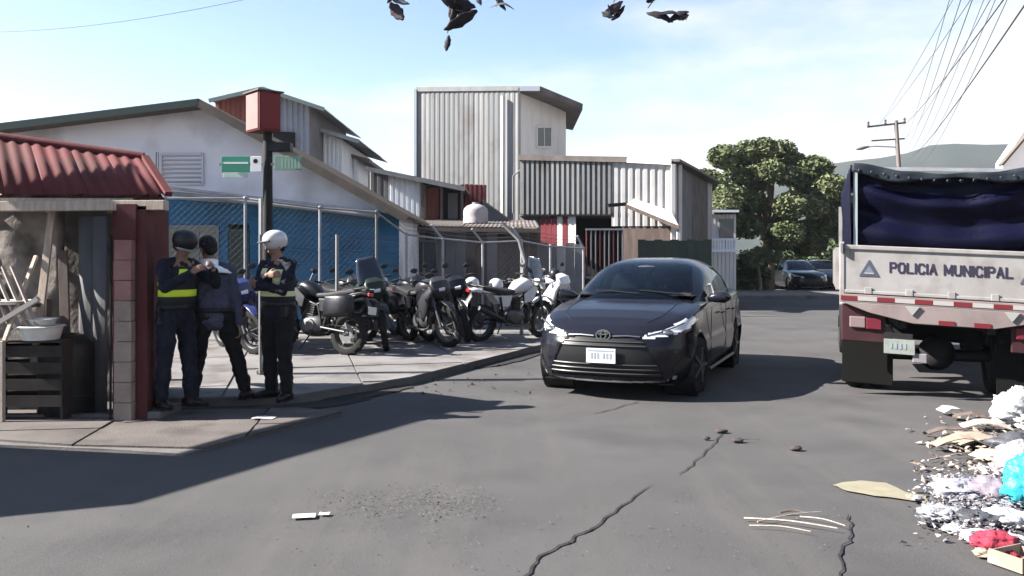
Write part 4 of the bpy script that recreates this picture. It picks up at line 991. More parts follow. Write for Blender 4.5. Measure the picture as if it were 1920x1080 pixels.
def paper(u,v,w,h,lb,a=0):
    b = MB(); n = 5
    for k in range(n+1):
        x = -w+2*w*k/n
        for s in (-1,0,1): b.v.append((x, s*h, .012*abs(noise.noise(Vector((x*20,s*2,u))))))
    for k in range(n):
        for s in range(2): q = k*3+s; b.f.append((q,q+3,q+4,q+1))
    o = b.build('paper_scrap', M_tub, None, solid=.002, loc=gp(u,v,.014), label=lb, category='paper'); o.rotation_euler.z = R(a)
paper(570,972,.065,.04,'crumpled white paper scrap alone on the near road',10); paper(495,792,.10,.06,'white paper scrap on the pale forecourt near the officers',-8); bpy.data.objects['paper_scrap.001'].location.z = .044; paper(608,968,.03,.02,'tiny white scrap beside the larger paper on the near road')
# uncountable shreds and grit
def shreds(name, label, m, n, umin, umax, vmin, vmax, size, seed, zmax=.05, cat='litter', flat=.3):
    r = random.Random(seed); b = MB()
    for i in range(n):
        u = r.triangular(umin, umax, umin+(umax-umin)*.7); v = r.triangular(vmin, vmax, (vmin+vmax)/2); q = gp(u, v, .014+r.random()**2*zmax)
        s = size*r.uniform(.4,1.5); M = Matrix.Translation(q) @ Matrix.Rotation(r.uniform(0,6.28),4,'Z') @ Matrix.Rotation(r.gauss(0,flat),4,'X') @ Matrix.Rotation(r.gauss(0,flat),4,'Y')
        w = s*r.uniform(.3,1)
        k = len(b.v); b.v += [tuple(M @ Vector(x)) for x in ((-s,-w,0),(s,-w*.6,0),(s*.7,w,s*.5),(-s*.8,w*.8,.0),(0,0,s*.45))]
        b.f += [(k,k+1,k+4),(k+1,k+2,k+4),(k+2,k+3,k+4),(k+3,k,k+4)]
    b.build(name, m, None, kind='stuff', label=label, category=cat)
shreds('plastic_shreds', 'torn pale grey plastic shreds strewn over the heap', M_bagg, 520, 1700, 1960, 880, 1010, .013, 1, .06)
shreds('film_shreds', 'dark and grey film shreds mixed through the heap', mat('mid grey film', (.06,.06,.068), .7), 520, 1700, 1960, 860, 1030, .013, 2, .06)
shreds('lilac_shreds', 'lilac grey wrapper shreds mixed through the heap', mat('dull lilac film', (.15,.13,.14), .7), 420, 1710, 1940, 880, 1040, .014, 7, .06)
shreds('wood_chips', 'tan wood and cardboard chips around the upper heap', M_card, 260, 1700, 1960, 770, 900, .022, 3, .03)
shreds('cream_chips', 'cream and brown scraps around the upper heap', M_wood, 240, 1690, 1960, 775, 1050, .02, 8, .03)
shreds('road_grit', 'fine grit scattered over the near asphalt', mat('grit', (.075,.07,.066), .95), 700, -100, 1700, 900, 1090, .004, 4, .0, 'grit')
shreds('road_grit', 'fine dark grit in a worn patch of the near asphalt', mat('grit dark', (.08,.075,.075), .95), 900, 560, 960, 905, 985, .005, 6, .0, 'grit')
shreds('gutter_litter', 'dark leaves and litter lying along the pavement edge', mat('dead leaves', (.03,.024,.02), .9), 70, 600, 1030, 665, 752, .02, 5, .0, 'litter')
# ------------------------------------------------------------------ cars
def inpoly(x, y, poly):
    c = False; n = len(poly)
    for i in range(n):
        x0, y0 = poly[i]; x1, y1 = poly[(i+1) % n]
        if (y0 > y) != (y1 > y) and x < (x1-x0)*(y-y0)/(y1-y0)+x0: c = not c
    return c
M_carblue = mat('dark metallic paint', (.0065,.0065,.0105), .16, .0, spec=.28)
M_carsil = mat('silver paint', (.10,.10,.105), .35, .3, coat=.6)
M_cardk = mat('far car dark paint', (.012,.014,.016), .3, .3, coat=1.0)
M_glass = mat('car glass', (.006,.010,.012), .03, spec=.5)
def _glass(m):
    nt = m.node_tree; n = nt.nodes; out = n['Material Output']
    tr = n.new('ShaderNodeBsdfTransparent'); tr.inputs[0].default_value = (.30,.38,.40,1); gl = n.new('ShaderNodeBsdfGlossy'); gl.inputs['Roughness'].default_value = .03; gl.inputs[0].default_value = (.8,.85,.9,1)
    fr = n.new('ShaderNodeFresnel'); fr.inputs[0].default_value = 1.42; mx = n.new('ShaderNodeMixShader')
    nt.links.new(fr.outputs[0], mx.inputs[0]); nt.links.new(tr.outputs[0], mx.inputs[1]); nt.links.new(gl.outputs[0], mx.inputs[2]); nt.links.new(mx.outputs[0], out.inputs['Surface'])
_glass(M_glass)
M_grille = mat('black grille', (.008,.008,.009), .42)
M_grill2 = mat('grille bar', (.03,.03,.032), .35)
M_lamp = mat('headlamp lens', (.55,.56,.60), .15, .0, spec=.8, coat=1.0)
M_lampdk = mat('lamp inner', (.10,.10,.11), .2, .6)
M_tail = mat('tail lamp red', (.25,.01,.012), .15, coat=1.0)
def make_wheel(parent, c, r=.31, w=.20, side=1, rz=0, spokes=5, m=M_alu):
    """axis along local x"""
    t = MB(); h = w/2
    t.lathe([(r*.66,-h*.9),(r*.80,-h),(r*.93,-h*.92),(r*.99,-h*.6),(r,0),(r*.99,h*.6),(r*.93,h*.92),(r*.80,h),(r*.66,h*.9)], axis='X', n=32, closed=True)
    o = t.build('wheel', M_rubber, parent, smooth=True, loc=c); o.rotation_euler.z = rz
    b = MB(); b.lathe([(r*.67,-h*.85),(r*.64,-h*.4),(r*.62,h*.4),(r*.67,h*.85),(r*.70,h*.9)], axis='X', n=28)
    f = side*h*.72
    for k in range(spokes):
        a = 2*math.pi*k/spokes; d = Vector((0,math.cos(a),math.sin(a)))
        b.bar(Vector((f,0,0)), Vector((f*.95,0,0))+d*r*.64, .03*r/.31, .07*r/.31, up=Vector((1,0,0)))
    b.lathe([(.001,f*1.06),(r*.17,f*1.04),(r*.19,f*.8)], axis='X', n=16)
    b.build('rim', m, o, smooth=False)
    MB().lathe([(.001,f*.3),(r*.5,f*.3),(r*.5,f*.1),(.001,f*.1)], axis='X', n=20).build('brake_disc', M_grill2, o)
    return o
def make_car(name, label, loc, rz, paint, res=.016, scale=1.0, group=None, detail=True):
    t = thing(name, label, 'car', loc, rz, group, scale)
    Wm = .865
    def wid(y):
        if y < -1.2: q = min(1, (-y-1.2)/.91); return Wm*max(0,(1-q**3.6))**(1/2.5)
        if y > 1.35: q = min(1, (y-1.35)/.97); return Wm*max(0,(1-q**4.2))**(1/2.6)
        return Wm
    Ty = [-2.11,-2.05,-1.9,-1.6,-1.25,-1.0,-.8,1.6,1.9,2.2,2.32]; Tz = [.70,.76,.83,.90,.95,.985,.99,1.03,1.05,1.03,.97]
    def top(y): return interp(y, Ty, Tz)
    def bot(y): return interp(y, [-2.11,-1.9,-1.5,1.8,2.1,2.32], [.19,.17,.17,.17,.22,.30])
    ys = []
    nw = int(.9/res*.9)
    for i in range(nw): w = .99*i/nw; ys.append(-1.2-.91*(1-w**2.5)**(1/3.6))
    y = ys[-1]+res
    while y < 1.35: ys.append(y); y += res*1.2
    for i in range(nw, -1, -1):
        w = .99*i/nw; yy = 1.35+.97*(1-w**2.6)**(1/4.2)
        if yy > ys[-1]+.001: ys.append(yy)
    kx = [0,.78,.92,.975,.995,1,.995,.975,.955,.93,.86,.66,.34,0]
    def sec(y):
        B, T = bot(y), top(y); S = T-.055 if y > -1 else T-.05-.03*min(1,(-y-1)/.6)
        kz = [B,B,B+.035,B+.13,B+.25,.52,.62,.70,S-.05,S,S+(T-S)*.50,S+(T-S)*.86,S+(T-S)*.98,T]
        kz2 = []
        for z in kz: kz2.append(z if not kz2 else max(z, kz2[-1]+(0 if len(kz2)==1 else .0005)))
        return kz2
    ns = int(1.5/res); ts = np.linspace(0, len(kx)-1, ns+1)
    # denser where segments are long
    seg = np.array([.78,.14,.06,.12,.12,.12,.1,.08,.1,.06,.08,.18,.28,.30]); cum = np.concatenate([[0],np.cumsum(seg[:len(kx)-1])])
    tt = np.linspace(0, cum[-1], ns+1)
    V = []; grid = []
    for y in ys:
        w = wid(y); kz = sec(y); row = []
        xs_ = np.interp(tt, cum, kx)*w; zs_ = np.interp(tt, cum, kz)
        half = list(zip(xs_, zs_))
        ring = [(x,z) for x,z in half]+[(-x,z) for x,z in half[::-1][1:-1]]
        for (x,z) in ring:
            yy = y
            if y < -1.2:
                q = min(1,(-y-1.2)/.91); yy += q*q*(.16*max(0,(z-.56)/.22)**1.3+.35*max(0,.30-z)-.012*math.exp(-((z-.44)/.12)**2)); yy += 0
            if y > 1.35:
                q = min(1,(y-1.35)/.97); yy -= q*q*(.14*max(0,(z-.75)/.3)**1.2+.3*max(0,.35-z))
            # shoulder crease on the side
            xx = x*(1-.012*math.exp(-((z-.62)/.05)**2)*(abs(y)<1.9))
            row.append(len(V)); V.append([xx,yy,z])
        grid.append(row)
    V = np.array(V); n = len(grid[0])
    # wheel arch edges snapped to circles
    keep = np.ones(len(V), bool)
    for yc in (-1.275, 1.275):
        d = np.hypot(V[:,1]-yc, V[:,2]-.31); ar = .355
        m_ = (np.abs(V[:,0]) > .52)
        near = m_ & (np.abs(d-ar) < res*.75)
        k = ar/np.maximum(d,1e-6); V[near,1] = yc+(V[near,1]-yc)*k[near]; V[near,2] = .31+(V[near,2]-.31)*k[near]
    grille_p = [(0,.655),(.36,.645),(.43,.60),(.585,.33),(.60,.24),(0,.235)]
    lamp_p = [(.40,.640),(.43,.675),(.60,.735),(.72,.79),(.80,.84),(.835,.80),(.80,.73),(.70,.675),(.52,.645)]
    lip_p = [(0,.205),(.66,.215),(.74,.30),(.70,.235),(.60,.198),(0,.185)]
    fog_p = [(.60,.30),(.66,.47),(.74,.50),(.76,.44),(.66,.28)]
    parts = {'body': [], 'grille': [], 'headlight': [], 'headlight2': [], 'lip': [], 'tail_light': [], 'tail2': [], 'fog': [], 'fog2': []}
    for i in range(len(grid)-1):
        for j in range(n):
            j2 = (j+1) % n; f = (grid[i][j], grid[i][j2], grid[i+1][j2], grid[i+1][j]); c_ = V[list(f)].mean(0)
            if abs(c_[0]) > .52 and min(math.hypot(c_[1]-1.275,c_[2]-.31), math.hypot(c_[1]+1.275,c_[2]-.31)) < .352: continue
            k = 'body'; ax = abs(c_[0])
            if c_[1] < -1.25:
                if inpoly(ax, c_[2], lamp_p): k = 'headlight' if c_[0] < 0 else 'headlight2'
                elif c_[1] < -1.6 and inpoly(ax, c_[2], grille_p): k = 'grille'
                elif c_[1] < -1.5 and inpoly(ax, c_[2], lip_p): k = 'lip'
                elif c_[1] < -1.5 and inpoly(ax, c_[2], fog_p): k = 'fog' if c_[0] < 0 else 'fog2'
            elif c_[1] > 1.9 and .78 < c_[2] < .95 and ax > .45: k = 'tail_light' if c_[0] < 0 else 'tail2'
            parts[k].append(f)
    # nose and tail caps
    for row in (grid[0], grid[-1]):
        pass
    def part(key, nm, m, off=0.0, parent=t):
        fs = parts[key]
        if not fs: return None
        idx = sorted({i for f in fs for i in f}); mp_ = {a: b for b, a in enumerate(idx)}
        me = bpy.data.meshes.new(nm); me.from_pydata([tuple(V[i]) for i in idx], [], [tuple(mp_[i] for i in f) for f in fs])
        bm = bmesh.new(); bm.from_mesh(me); bmesh.ops.remove_doubles(bm, verts=bm.verts, dist=.0006); bmesh.ops.recalc_face_normals(bm, faces=bm.faces)
        if off:
            bm.normal_update()
            # make sure outward
            s = sum((f.normal.y*(1 if f.calc_center_median().y > 0 else -1)) for f in bm.faces)
            sg = 1 if s >= 0 else -1
            vn = [(v, v.normal.copy()) for v in bm.verts]
            for v, nv_ in vn: v.co += nv_*off*sg
        bm.to_mesh(me); bm.free()
        me.materials.append(m); me.polygons.foreach_set('use_smooth', [True]*len(me.polygons))
        o = bpy.data.objects.new(nm, me); COL.objects.link(o); o.parent = parent; return o
    body = part('body', 'body', paint)
    part('grille', 'grille', M_grille, -.012); part('headlight','headlight', M_lamp, .004); part('headlight2','headlight', M_lamp, .004)
    part('lip','bumper_lip', mat('satin silver trim', (.35,.35,.36), .35, .6), .004); part('fog','fog_trim', M_grille, -.004); part('fog2','fog_trim', M_grille, -.004)
    part('tail_light','tail_light', M_tail, .004); part('tail2','tail_light', M_tail, .004)
    # arch liners and underbody
    b = MB()
    for yc in (-1.275, 1.275):
        for s in (-1, 1):
            b.lathe([(.355,s*.50),(.357,s*.85)], c=(0,yc,.31), axis='X', n=28); b.lathe([(.356,s*.50),(.01,s*.50)], c=(0,yc,.31), axis='X', n=28)
    b.box(-.70,.70,-1.9,2.1,.165,.175)
    b.build('underbody', M_grille, t)
    # cabin
    Cy = [-1.06,-.9,-.6,-.3,-.08,.15,.45,.8,1.1,1.4,1.7,1.86]; Cz = [.965,1.055,1.205,1.335,1.405,1.445,1.462,1.445,1.395,1.30,1.15,1.04]
    cc = catmull([Vector((0,a,b_)) for a, b_ in zip(Cy,Cz)], 8); cy = [p.y for p in cc]; cz = [p.z for p in cc]
    ys2 = list(np.arange(-1.05, 1.86, res)); na = int(2.4/res)
    V2 = []; g2 = []
    for y in ys2:
        C = interp(y, cy, cz); zb = .93; Wb = interp(y, [-1.05,-.6,0,.9,1.4,1.86],[.74,.80,.815,.805,.76,.68]); row = []
        for k in range(na+1):
            a = math.pi*k/na; cx, sx = math.cos(a), math.sin(a)
            e = 2/4.4
            x = Wb*math.copysign(abs(cx)**e, cx); zz = zb+(C-zb)*abs(sx)**(2/3.5)
            x *= 1-.17*min(1,max(0,(zz-zb)/.5))
            yy = y+ (0.18*(1-abs(x)/.8)*0)+ (.20*(abs(x)/.75)**2.4*max(0,min(1,(-.05-y)/.8)) if y < -.05 else 0) - (.12*(abs(x)/.7)**2.4*max(0,min(1,(y-1.1)/.6)) if y > 1.1 else 0)
            row.append(len(V2)); V2.append([x,yy,zz])
        g2.append(row)
    V = np.array(V2); parts = {k: [] for k in ('roof','ws','rw','sf','sf2','sr','sr2')}
    def hw(z): return interp(z, [.95,1.10,1.25,1.40],[.74,.69,.635,.57])
    for i in range(len(g2)-1):
        for j in range(na):
            f = (g2[i][j], g2[i][j+1], g2[i+1][j+1], g2[i+1][j]); c_ = V[list(f)].mean(0); ax = abs(c_[0]); y_, z_ = c_[1], c_[2]; y0 = ys2[i]
            k = 'roof'
            if y0 < -.10 and ax < hw(z_)-.055 and z_ > .985: k = 'ws'
            elif y0 > 1.16 and ax < hw(z_)-.03 and z_ > 1.03: k = 'rw'
            elif .965 < z_ < 1.345 and ax > .56:
                ya = interp(z_, [.96,1.34],[-.62,-.10]); yb = interp(z_, [.96,1.34],[1.36,1.0])
                if ya < y_ < .30: k = 'sf' if c_[0] < 0 else 'sf2'
                elif .38 < y_ < yb: k = 'sr' if c_[0] < 0 else 'sr2'
            parts[k].append(f)
    part('roof','roof', paint); part('ws','windscreen', M_glass, .0); part('rw','rear_window', M_glass)
    for k in ('sf','sf2','sr','sr2'): part(k,'side_window', M_glass)
    for s in (-1, 1):
        for yc in (-1.275, 1.275):
            make_wheel(t, (s*.755, yc, .31), .31, .20, s, rz=(R(-9) if yc < 0 else 0))
    # cabin interior: dark floor panel at belt height, dashboard, seats with headrests, steering wheel
    M_int = mat('car interior cloth', (.018,.018,.020), .9, c2=(.028,.028,.030), scale=10); M_dash = mat('dashboard', (.012,.012,.013), .7)
    MB().box(-.70,.70,-.88,1.62,1.028,1.036).build('inner_trim', M_dash, t)
    for s in (-1, 1):
        for (y_, h_) in ((.22,1.27),(.98,1.20)):
            MB().loft([(s*.36,y_,1.03),(s*.36,y_+.02,1.12),(s*.36,y_+.06,h_-.05),(s*.36,y_+.07,h_)], [.22,.23,.20,.14],[.05,.06,.055,.04], n=14, ex=3.2, up=Vector((0,1,0))).build('seat', M_int, t, smooth=True)
            MB().ell((s*.36,y_+.05,h_+.06),(.115,.05,.075),ex=2.8).build('headrest', M_int, t, smooth=True)
    if not detail: return t
    MB().lathe([(.165,-.012),(.18,0),(.165,.012),(.15,0)], n=24, closed=True).build('steering_wheel', M_black, t, smooth=True, loc=(.36,-.30,1.08)).rotation_euler = (R(62),0,0)
    MB().loft([(-.66,-.72,1.03),(-.3,-.66,1.06),(.3,-.66,1.07),(.66,-.72,1.03)], [.08,.13,.13,.08],[.02,.035,.05,.02], n=12).build('dashboard', M_dash, t, smooth=True)
    MB().loft([(-.10,-.25,1.335),(0,-.26,1.34),(.10,-.25,1.335)], [.01,.015,.01],[.025,.032,.025], n=12).build('rear_view_mirror', M_lampdk, t, smooth=True)
    sm = []
    for s in (-1, 1):
        pts = []
        for y_ in np.linspace(-1.98,-1.0,14):
            T = top(y_); S = T-.055-.03*min(1,(-y_-1)/.6); w_ = wid(y_); q_ = min(1,max(0,(-y_-1.2)/.91)); z_ = S+(T-S)*.86+.001
            pts.append((s*w_*.66, y_+q_*q_*.16*max(0,(z_-.56)/.22)**1.3, z_))
        MB().tube(pts, .0045, 5).build('bonnet_seam', M_black, t)
    # grille bars, badge, plates, wipers, mirrors, handles
    def fy(x, z):   # front surface y at x,z
        q = (max(0,1-(abs(x)/Wm)**2.5))**(1/3.6); return -1.2-.91*q+q*q*(.16*max(0,(z-.56)/.22)**1.3+.35*max(0,.30-z)-.012*math.exp(-((z-.44)/.12)**2))
    for z in (.28,.325,.37,.56,.60):
        hwid = interp(z, [.24,.33,.60,.645],[.59,.57,.42,.36])
        MB().tube([(x, fy(x,z)+.004, z) for x in np.linspace(-hwid,hwid,15)], .008, 6).build('grille_bar', M_grill2, t, smooth=True)
    for s in (-1, 1):
        MB().tube([(s*x, fy(x,z)-.004, z) for x,z in ((.10,.655),(.25,.662),(.38,.655))], .010, 6).build('badge_bar', M_chrome, t, smooth=True)
        MB().tube([(s*x, fy(x,z)-.008, z) for x,z in ((.44,.668),(.56,.70),(.68,.745),(.77,.79))], .008, 6).build('lamp_strip', M_lampdk, t, smooth=True)
        MB().ell((s*.62, fy(.62,.69)+.03, .695), (.075,.05,.035)).build('lamp_lens', M_chrome, t, smooth=True)
    by = fy(0,.665)-.012
    bd = MB()
    for k in range(20):
        a = 2*math.pi*k/20; a2 = 2*math.pi*(k+1)/20
        bd.bar((.075*math.cos(a),by,.665+.052*math.sin(a)),(.075*math.cos(a2),by,.665+.052*math.sin(a2)),.012,.012)
    for k in range(16):
        a = 2*math.pi*k/16; a2 = 2*math.pi*(k+1)/16
        bd.bar((.028*math.cos(a),by,.665+.045*math.sin(a)),(.028*math.cos(a2),by,.665+.045*math.sin(a2)),.009,.01)
        bd.bar((.055*math.cos(a),by,.69+.018*math.sin(a)),(.055*math.cos(a2),by,.69+.018*math.sin(a2)),.009,.01)
    bd.build('front_badge', M_chrome, t)
    py = fy(0,.45)-.022
    pl = MB().box(-.155,.155,py,py+.012,.385,.535).build('number_plate', M_plate, t, bevel=.004)
    for i, x in enumerate((-.11,-.075,-.04,.02,.055,.09)): MB().box(x,x+.022,py-.003,py,.43,.49).build('plate_mark', mat('plate blue grey', (.20,.22,.26), .6), pl)
    MB().box(-.135,.135,py-.003,py,.505,.52).build('plate_band', mat('plate blue grey', (.20,.22,.26), .6), pl)
    for x0_, x1_ in ((-.45,.08),(.08,.58)):
        MB().tube([(x0_,-.86+.05*abs(x0_),1.085),(x1_,-.93+.06*abs(x1_),1.05)], .007, 6).build('wiper', M_rubber, t)
    for s in (-1, 1):
        mr = MB().loft([(s*.80,-.50,.985),(s*.87,-.52,1.0),(s*.98,-.50,1.01),(s*1.03,-.46,1.0)], [.03,.06,.075,.03],[.03,.055,.07,.03], n=14, ex=2.6).build('mirror', paint, t, smooth=True)
        MB().ell((s*.94,-.445,1.005), (.075,.012,.05)).build('mirror_glass', M_glass, mr, smooth=True)
        for yh in (-.02, .80): MB().tube([(s*.862,yh,.80),(s*.885,yh+.03,.805),(s*.885,yh+.15,.805),(s*.862,yh+.18,.80)], .010, 6).build('door_handle', paint, t, smooth=True)
        for pts in ([(-.68,.25),(-.72,.55),(-.66,.90)],[(.33,.20),(.34,.55),(.34,.92)],[(1.02,.55),(1.18,.75),(1.20,.92)]):
            MB().tube([(s*(.866-.004),a,z) for a,z in pts], .0045, 5).build('door_seam', M_black, t)
        MB().tube([(s*.868,y_,.22) for y_ in (-.88,0,.88)], .02, 6).build('sill_trim', M_grille, t)
    # bright reflection strip along roof gutter is real chrome moulding
    for s in (-1, 1): MB().tube([(s*.80,-.60,.955),(s*.815,0,.957),(s*.80,.9,.962),(s*.77,1.3,.965)], .008, 6).build('window_trim', M_chrome, t, smooth=True)
    # interior glimpses sit behind the screen: rear-view mirror and paper on the dash
    return t
random.seed(21)
hd = math.atan2(.39, .92)
car = make_car('sedan_car', 'dark blue grey sedan driving towards the viewer in the middle of the street', (1.80, 11.03, 0), -hd, M_carblue, scale=1.035)

fc = [((1506,545),R(182),'dark car parked beyond the tree, nose towards the street', M_cardk), ((1552,543),R(165),'silver car parked in shade beyond the dark parked car', M_carsil)]
for i,((u,v),rz,lb,m) in enumerate(fc):
    q = G(u,v); make_car('parked_car', lb, (q.x, q.y+1, .0), rz+math.pi, m, res=.06, group='cars parked at the street end', detail=False)

# ------------------------------------------------------------------ motorcycles
def make_bike(label, loc, rz, tank, panel, screen=False, lean=9, group='motorcycles parked on the pavement', crash=True, boxm=None, name='motorcycle', steer=14, lamp=None, full=True):
    t = thing(name, label, 'motorcycle', loc, rz, group); t.rotation_euler.x = R(lean)
    def wheel(x, r, w, st=0):
        b = MB(); b.lathe([(r-.09,-w*.42),(r-.05,-w*.5),(r-.015,-w*.4),(r,0),(r-.015,w*.4),(r-.05,w*.5),(r-.09,w*.42)], axis='Y', n=30, closed=True)
        for k in range(30):   # tread blocks
            a = 2*math.pi*k/30; d = Vector((math.cos(a),0,math.sin(a))); tn = Vector((-math.sin(a),0,math.cos(a)))
            b.bar(d*(r-.004)-tn*.018+Vector((0,(-1)**k*w*.2,0)), d*(r-.004)+tn*.018+Vector((0,(-1)**k*w*.2,0)), w*.38, .014, up=d)
        o = b.build('wheel', M_rubber, t, smooth=True, loc=(x,0,r)); o.rotation_euler.z = st
        q = MB(); q.lathe([(r-.095,-w*.34),(r-.11,-w*.15),(r-.11,w*.15),(r-.095,w*.34),(r-.085,w*.34),(r-.085,-w*.34)], axis='Y', n=30, closed=True); q.build('rim', M_alu, o, smooth=True)
        q = MB(); q.tube([(0,-.06,0),(0,.06,0)], .032, 12)
        for k in range(18):
            a = 2*math.pi*k/18; a2 = a+(.5 if k%2 else -.5); q.tube([(.03*math.cos(a2),(-1)**k*.04,.03*math.sin(a2)),((r-.1)*math.cos(a),0,(r-.1)*math.sin(a))], .0028, 4)
        q.build('spokes', M_alu, o)
        MB().lathe([(.06,.066),(.13,.066),(.13,.071),(.06,.071)], axis='Y', n=22, closed=True).build('brake_disc', M_alu, o)
    st = R(steer)
    wheel(.70,.335,.10, st); wheel(-.68,.32,.13)
    M_ = M_black
    # frame
    fr = MB()
    for s in (-.1,.1):
        fr.tube([(.42,s*.4,.86),(.20,s,.80),(-.12,s,.70),(-.20,s,.48),(-.22,s,.36)], .017, 8)
        fr.tube([(.42,s*.4,.82),(.30,s,.52),(.22,s,.28),(-.20,s,.28),(-.24,s,.38)], .015, 8)
        fr.tube([(-.10,s,.72),(-.45,s,.82),(-.80,s*.8,.86)], .012, 8)
        fr.tube([(-.22,s*1.05,.38),(-.68,s*1.05,.33)], .018, 8)
        fr.tube([(-.30,s*1.3,.42),(-.42,s*1.35,.78)], .020, 8)
    fr.build('frame', M_, t, smooth=True)
    # fork
    fk = MB()
    for s in (-.10,.10): fk.tube([(.70,s,.335),(.60,s,.60),(.46,s,.98)], [.026,.022,.020], 10)
    fk.bar((.475,-.12,.93),(.475,.12,.93),.05,.03); fk.bar((.52,-.12,.80),(.52,.12,.80),.05,.03)
    fk.build('fork', M_alu, t, smooth=True)
    MB().loft([(.98,0,.60),(.86,0,.70),(.72,0,.745),(.58,0,.715),(.46,0,.62)], [.035,.06,.065,.06,.04],[.008,.012,.014,.012,.008], n=12).build('front_fender', panel, t, smooth=True)
    hb = MB(); hb.tube(catmull([(.34,-.38,1.09),(.42,-.26,1.10),(.47,-.10,1.03),(.47,.10,1.03),(.42,.26,1.10),(.34,.38,1.09)],4), .012, 8)
    hb = hb.build('handlebar', M_, t, smooth=True)
    for s in (-1,1):
        MB().tube([(.36,s*.27,1.10),(.33,s*.39,1.09)], .018, 8).build('grip', M_rubber, hb, smooth=True)
        MB().tube([(.41,s*.24,1.10),(.43,s*.33,1.11)], .006, 6).build('lever', M_alu, hb)
        mr = MB().tube([(.40,s*.22,1.10),(.38,s*.27,1.24)], .006, 6).build('mirror_stem', M_, hb)
        MB().ell((.375,s*.285,1.26),(.018,.065,.04)).build('mirror', M_, mr, smooth=True)
    # headlight mask
    mk = MB().loft([(.50,0,1.04),(.58,0,.98),(.60,0,.90),(.57,0,.80)], [.07,.115,.12,.06],[.03,.06,.05,.03], n=14, ex=2.8, up=Vector((1,0,0))).build('headlight_cowl', lamp or panel, t, smooth=True)
    MB().ell((.635,0,.92),(.035,.075,.06)).build('headlight', M_lamp, mk, smooth=True)
    for s in (-1,1): MB().tube([(.56,s*.08,.88),(.57,s*.17,.88)], .014, 8).build('indicator', mat('amber lens', (.35,.12,.02), .3), mk)
    if screen:
        b = MB(); n = 8
        for j in range(n+1):
            z = 1.02+.42*j/n; x = .56-.16*j/n
            for i in range(9):
                y = (-.22+.055*i)*(1-.35*(j/n)**2); b.v.append((x-.9*y*y, y, z))
        for j in range(n):
            for i in range(8): a = j*9+i; b.f.append((a,a+1,a+10,a+9))
        b.build('windscreen', mat('smoked screen', (.035,.045,.065), .08, trans=.35), t, smooth=True, solid=.003)
    # tank, seat, tail
    MB().loft([(.40,0,.93),(.33,0,.95),(.20,0,.96),(.06,0,.93),(-.06,0,.86),(-.12,0,.82)], [.05,.12,.155,.14,.09,.05],[.05,.10,.125,.105,.06,.03], n=20, ex=2.5).build('fuel_tank', tank, t, smooth=True)
    for s in (-1,1):
        MB().prism([(.44,s*.13,.92),(.30,s*.19,.72),(.12,s*.18,.66),(.10,s*.165,.82),(.30,s*.165,.96)], (0,-s*.02,0)).build('shroud', panel, t, bevel=.008)
        MB().prism([(-.14,s*.125,.80),(-.18,s*.13,.62),(-.34,s*.13,.60),(-.55,s*.11,.80)], (0,-s*.02,0)).build('side_panel', panel, t, bevel=.006)
    MB().loft([(.02,0,.865),(-.12,0,.850),(-.32,0,.855),(-.55,0,.895),(-.78,0,.925)], [.06,.115,.145,.135,.09],[.025,.045,.05,.05,.03], n=16, ex=3.2).build('seat', mat('seat vinyl', (.014,.014,.015), .6), t, smooth=True)
    MB().loft([(-.40,0,.80),(-.65,0,.85),(-.90,0,.90),(-1.00,0,.88)], [.09,.10,.085,.05],[.03,.04,.035,.02], n=14, ex=3).build('tail_unit', panel, t, smooth=True)
    MB().box(-1.03,-.995,-.05,.05,.86,.91).build('tail_light', M_tail, t, bevel=.006)
    MB().loft([(-.92,0,.84),(-1.02,0,.70),(-1.06,0,.58)], [.05,.065,.06],[.01,.01,.01], n=10, up=Vector((1,0,0))).build('rear_fender', M_, t, smooth=True)
    MB().box(-1.075,-1.07,-.09,.09,.60,.71).build('number_plate', M_plate, t)
    rk = MB()
    for s in (-.08,.08): rk.tube([(-.60,s,.93),(-.90,s*1.2,.97),(-1.02,s,.97)], .010, 6)
    rk.tube([(-.90,-.10,.97),(-.90,.10,.97)], .010, 6); rk.tube([(-.76,-.10,.955),(-.76,.10,.955)], .010, 6); rk.build('luggage_rack', M_, t)
    if full:
        for s in (-1,1):
            MB().loft([(.62,s*.10,.98),(.50,s*.17,.86),(.36,s*.20,.66),(.24,s*.19,.46)], [.03,.05,.04,.02],[.05,.12,.15,.08], n=14, ex=2.6, up=Vector((1,0,0))).build('side_fairing', tank, t, smooth=True)
            MB().loft([(-.44,s*.29,.68),(-.50,s*.29,.68),(-.86,s*.29,.70),(-.92,s*.29,.70)], [.05,.10,.10,.06],[.10,.16,.16,.11], n=16, ex=4.5).build('side_case', M_pdk, t, smooth=True)
        MB().loft([(.52,0,1.10),(.60,0,1.03),(.64,0,.93),(.60,0,.80)], [.10,.17,.17,.09],[.04,.07,.06,.03], n=16, ex=2.6, up=Vector((1,0,0))).build('front_fairing', tank, t, smooth=True)
        MB().tube([(.665,-.05,.93),(.675,.05,.93)], .035, 10).build('headlight', M_lamp, t, smooth=True)
    if boxm: MB().loft([(-.68,0,1.12),(-.74,0,1.12),(-1.02,0,1.12),(-1.08,0,1.12)], [.12,.20,.20,.14],[.10,.15,.15,.11], n=18, ex=5).build('top_box', boxm, t, smooth=True)
    # engine
    MB().loft([(-.20,0,.42),(-.12,0,.42),(.12,0,.40),(.20,0,.38)], [.10,.15,.15,.09],[.10,.14,.13,.09], n=16, ex=3).build('engine', M_alu, t, smooth=True)
    cyl = MB().box(.06,.20,-.08,.08,.50,.74, Matrix.Rotation(R(-8),4,'Y')).build('cylinder', M_, t, bevel=.01)
    for k in range(6): MB().box(.04,.22,-.10,.10,.52+.035*k,.528+.035*k, Matrix.Rotation(R(-8),4,'Y')).build('cooling_fin', M_alu, cyl)
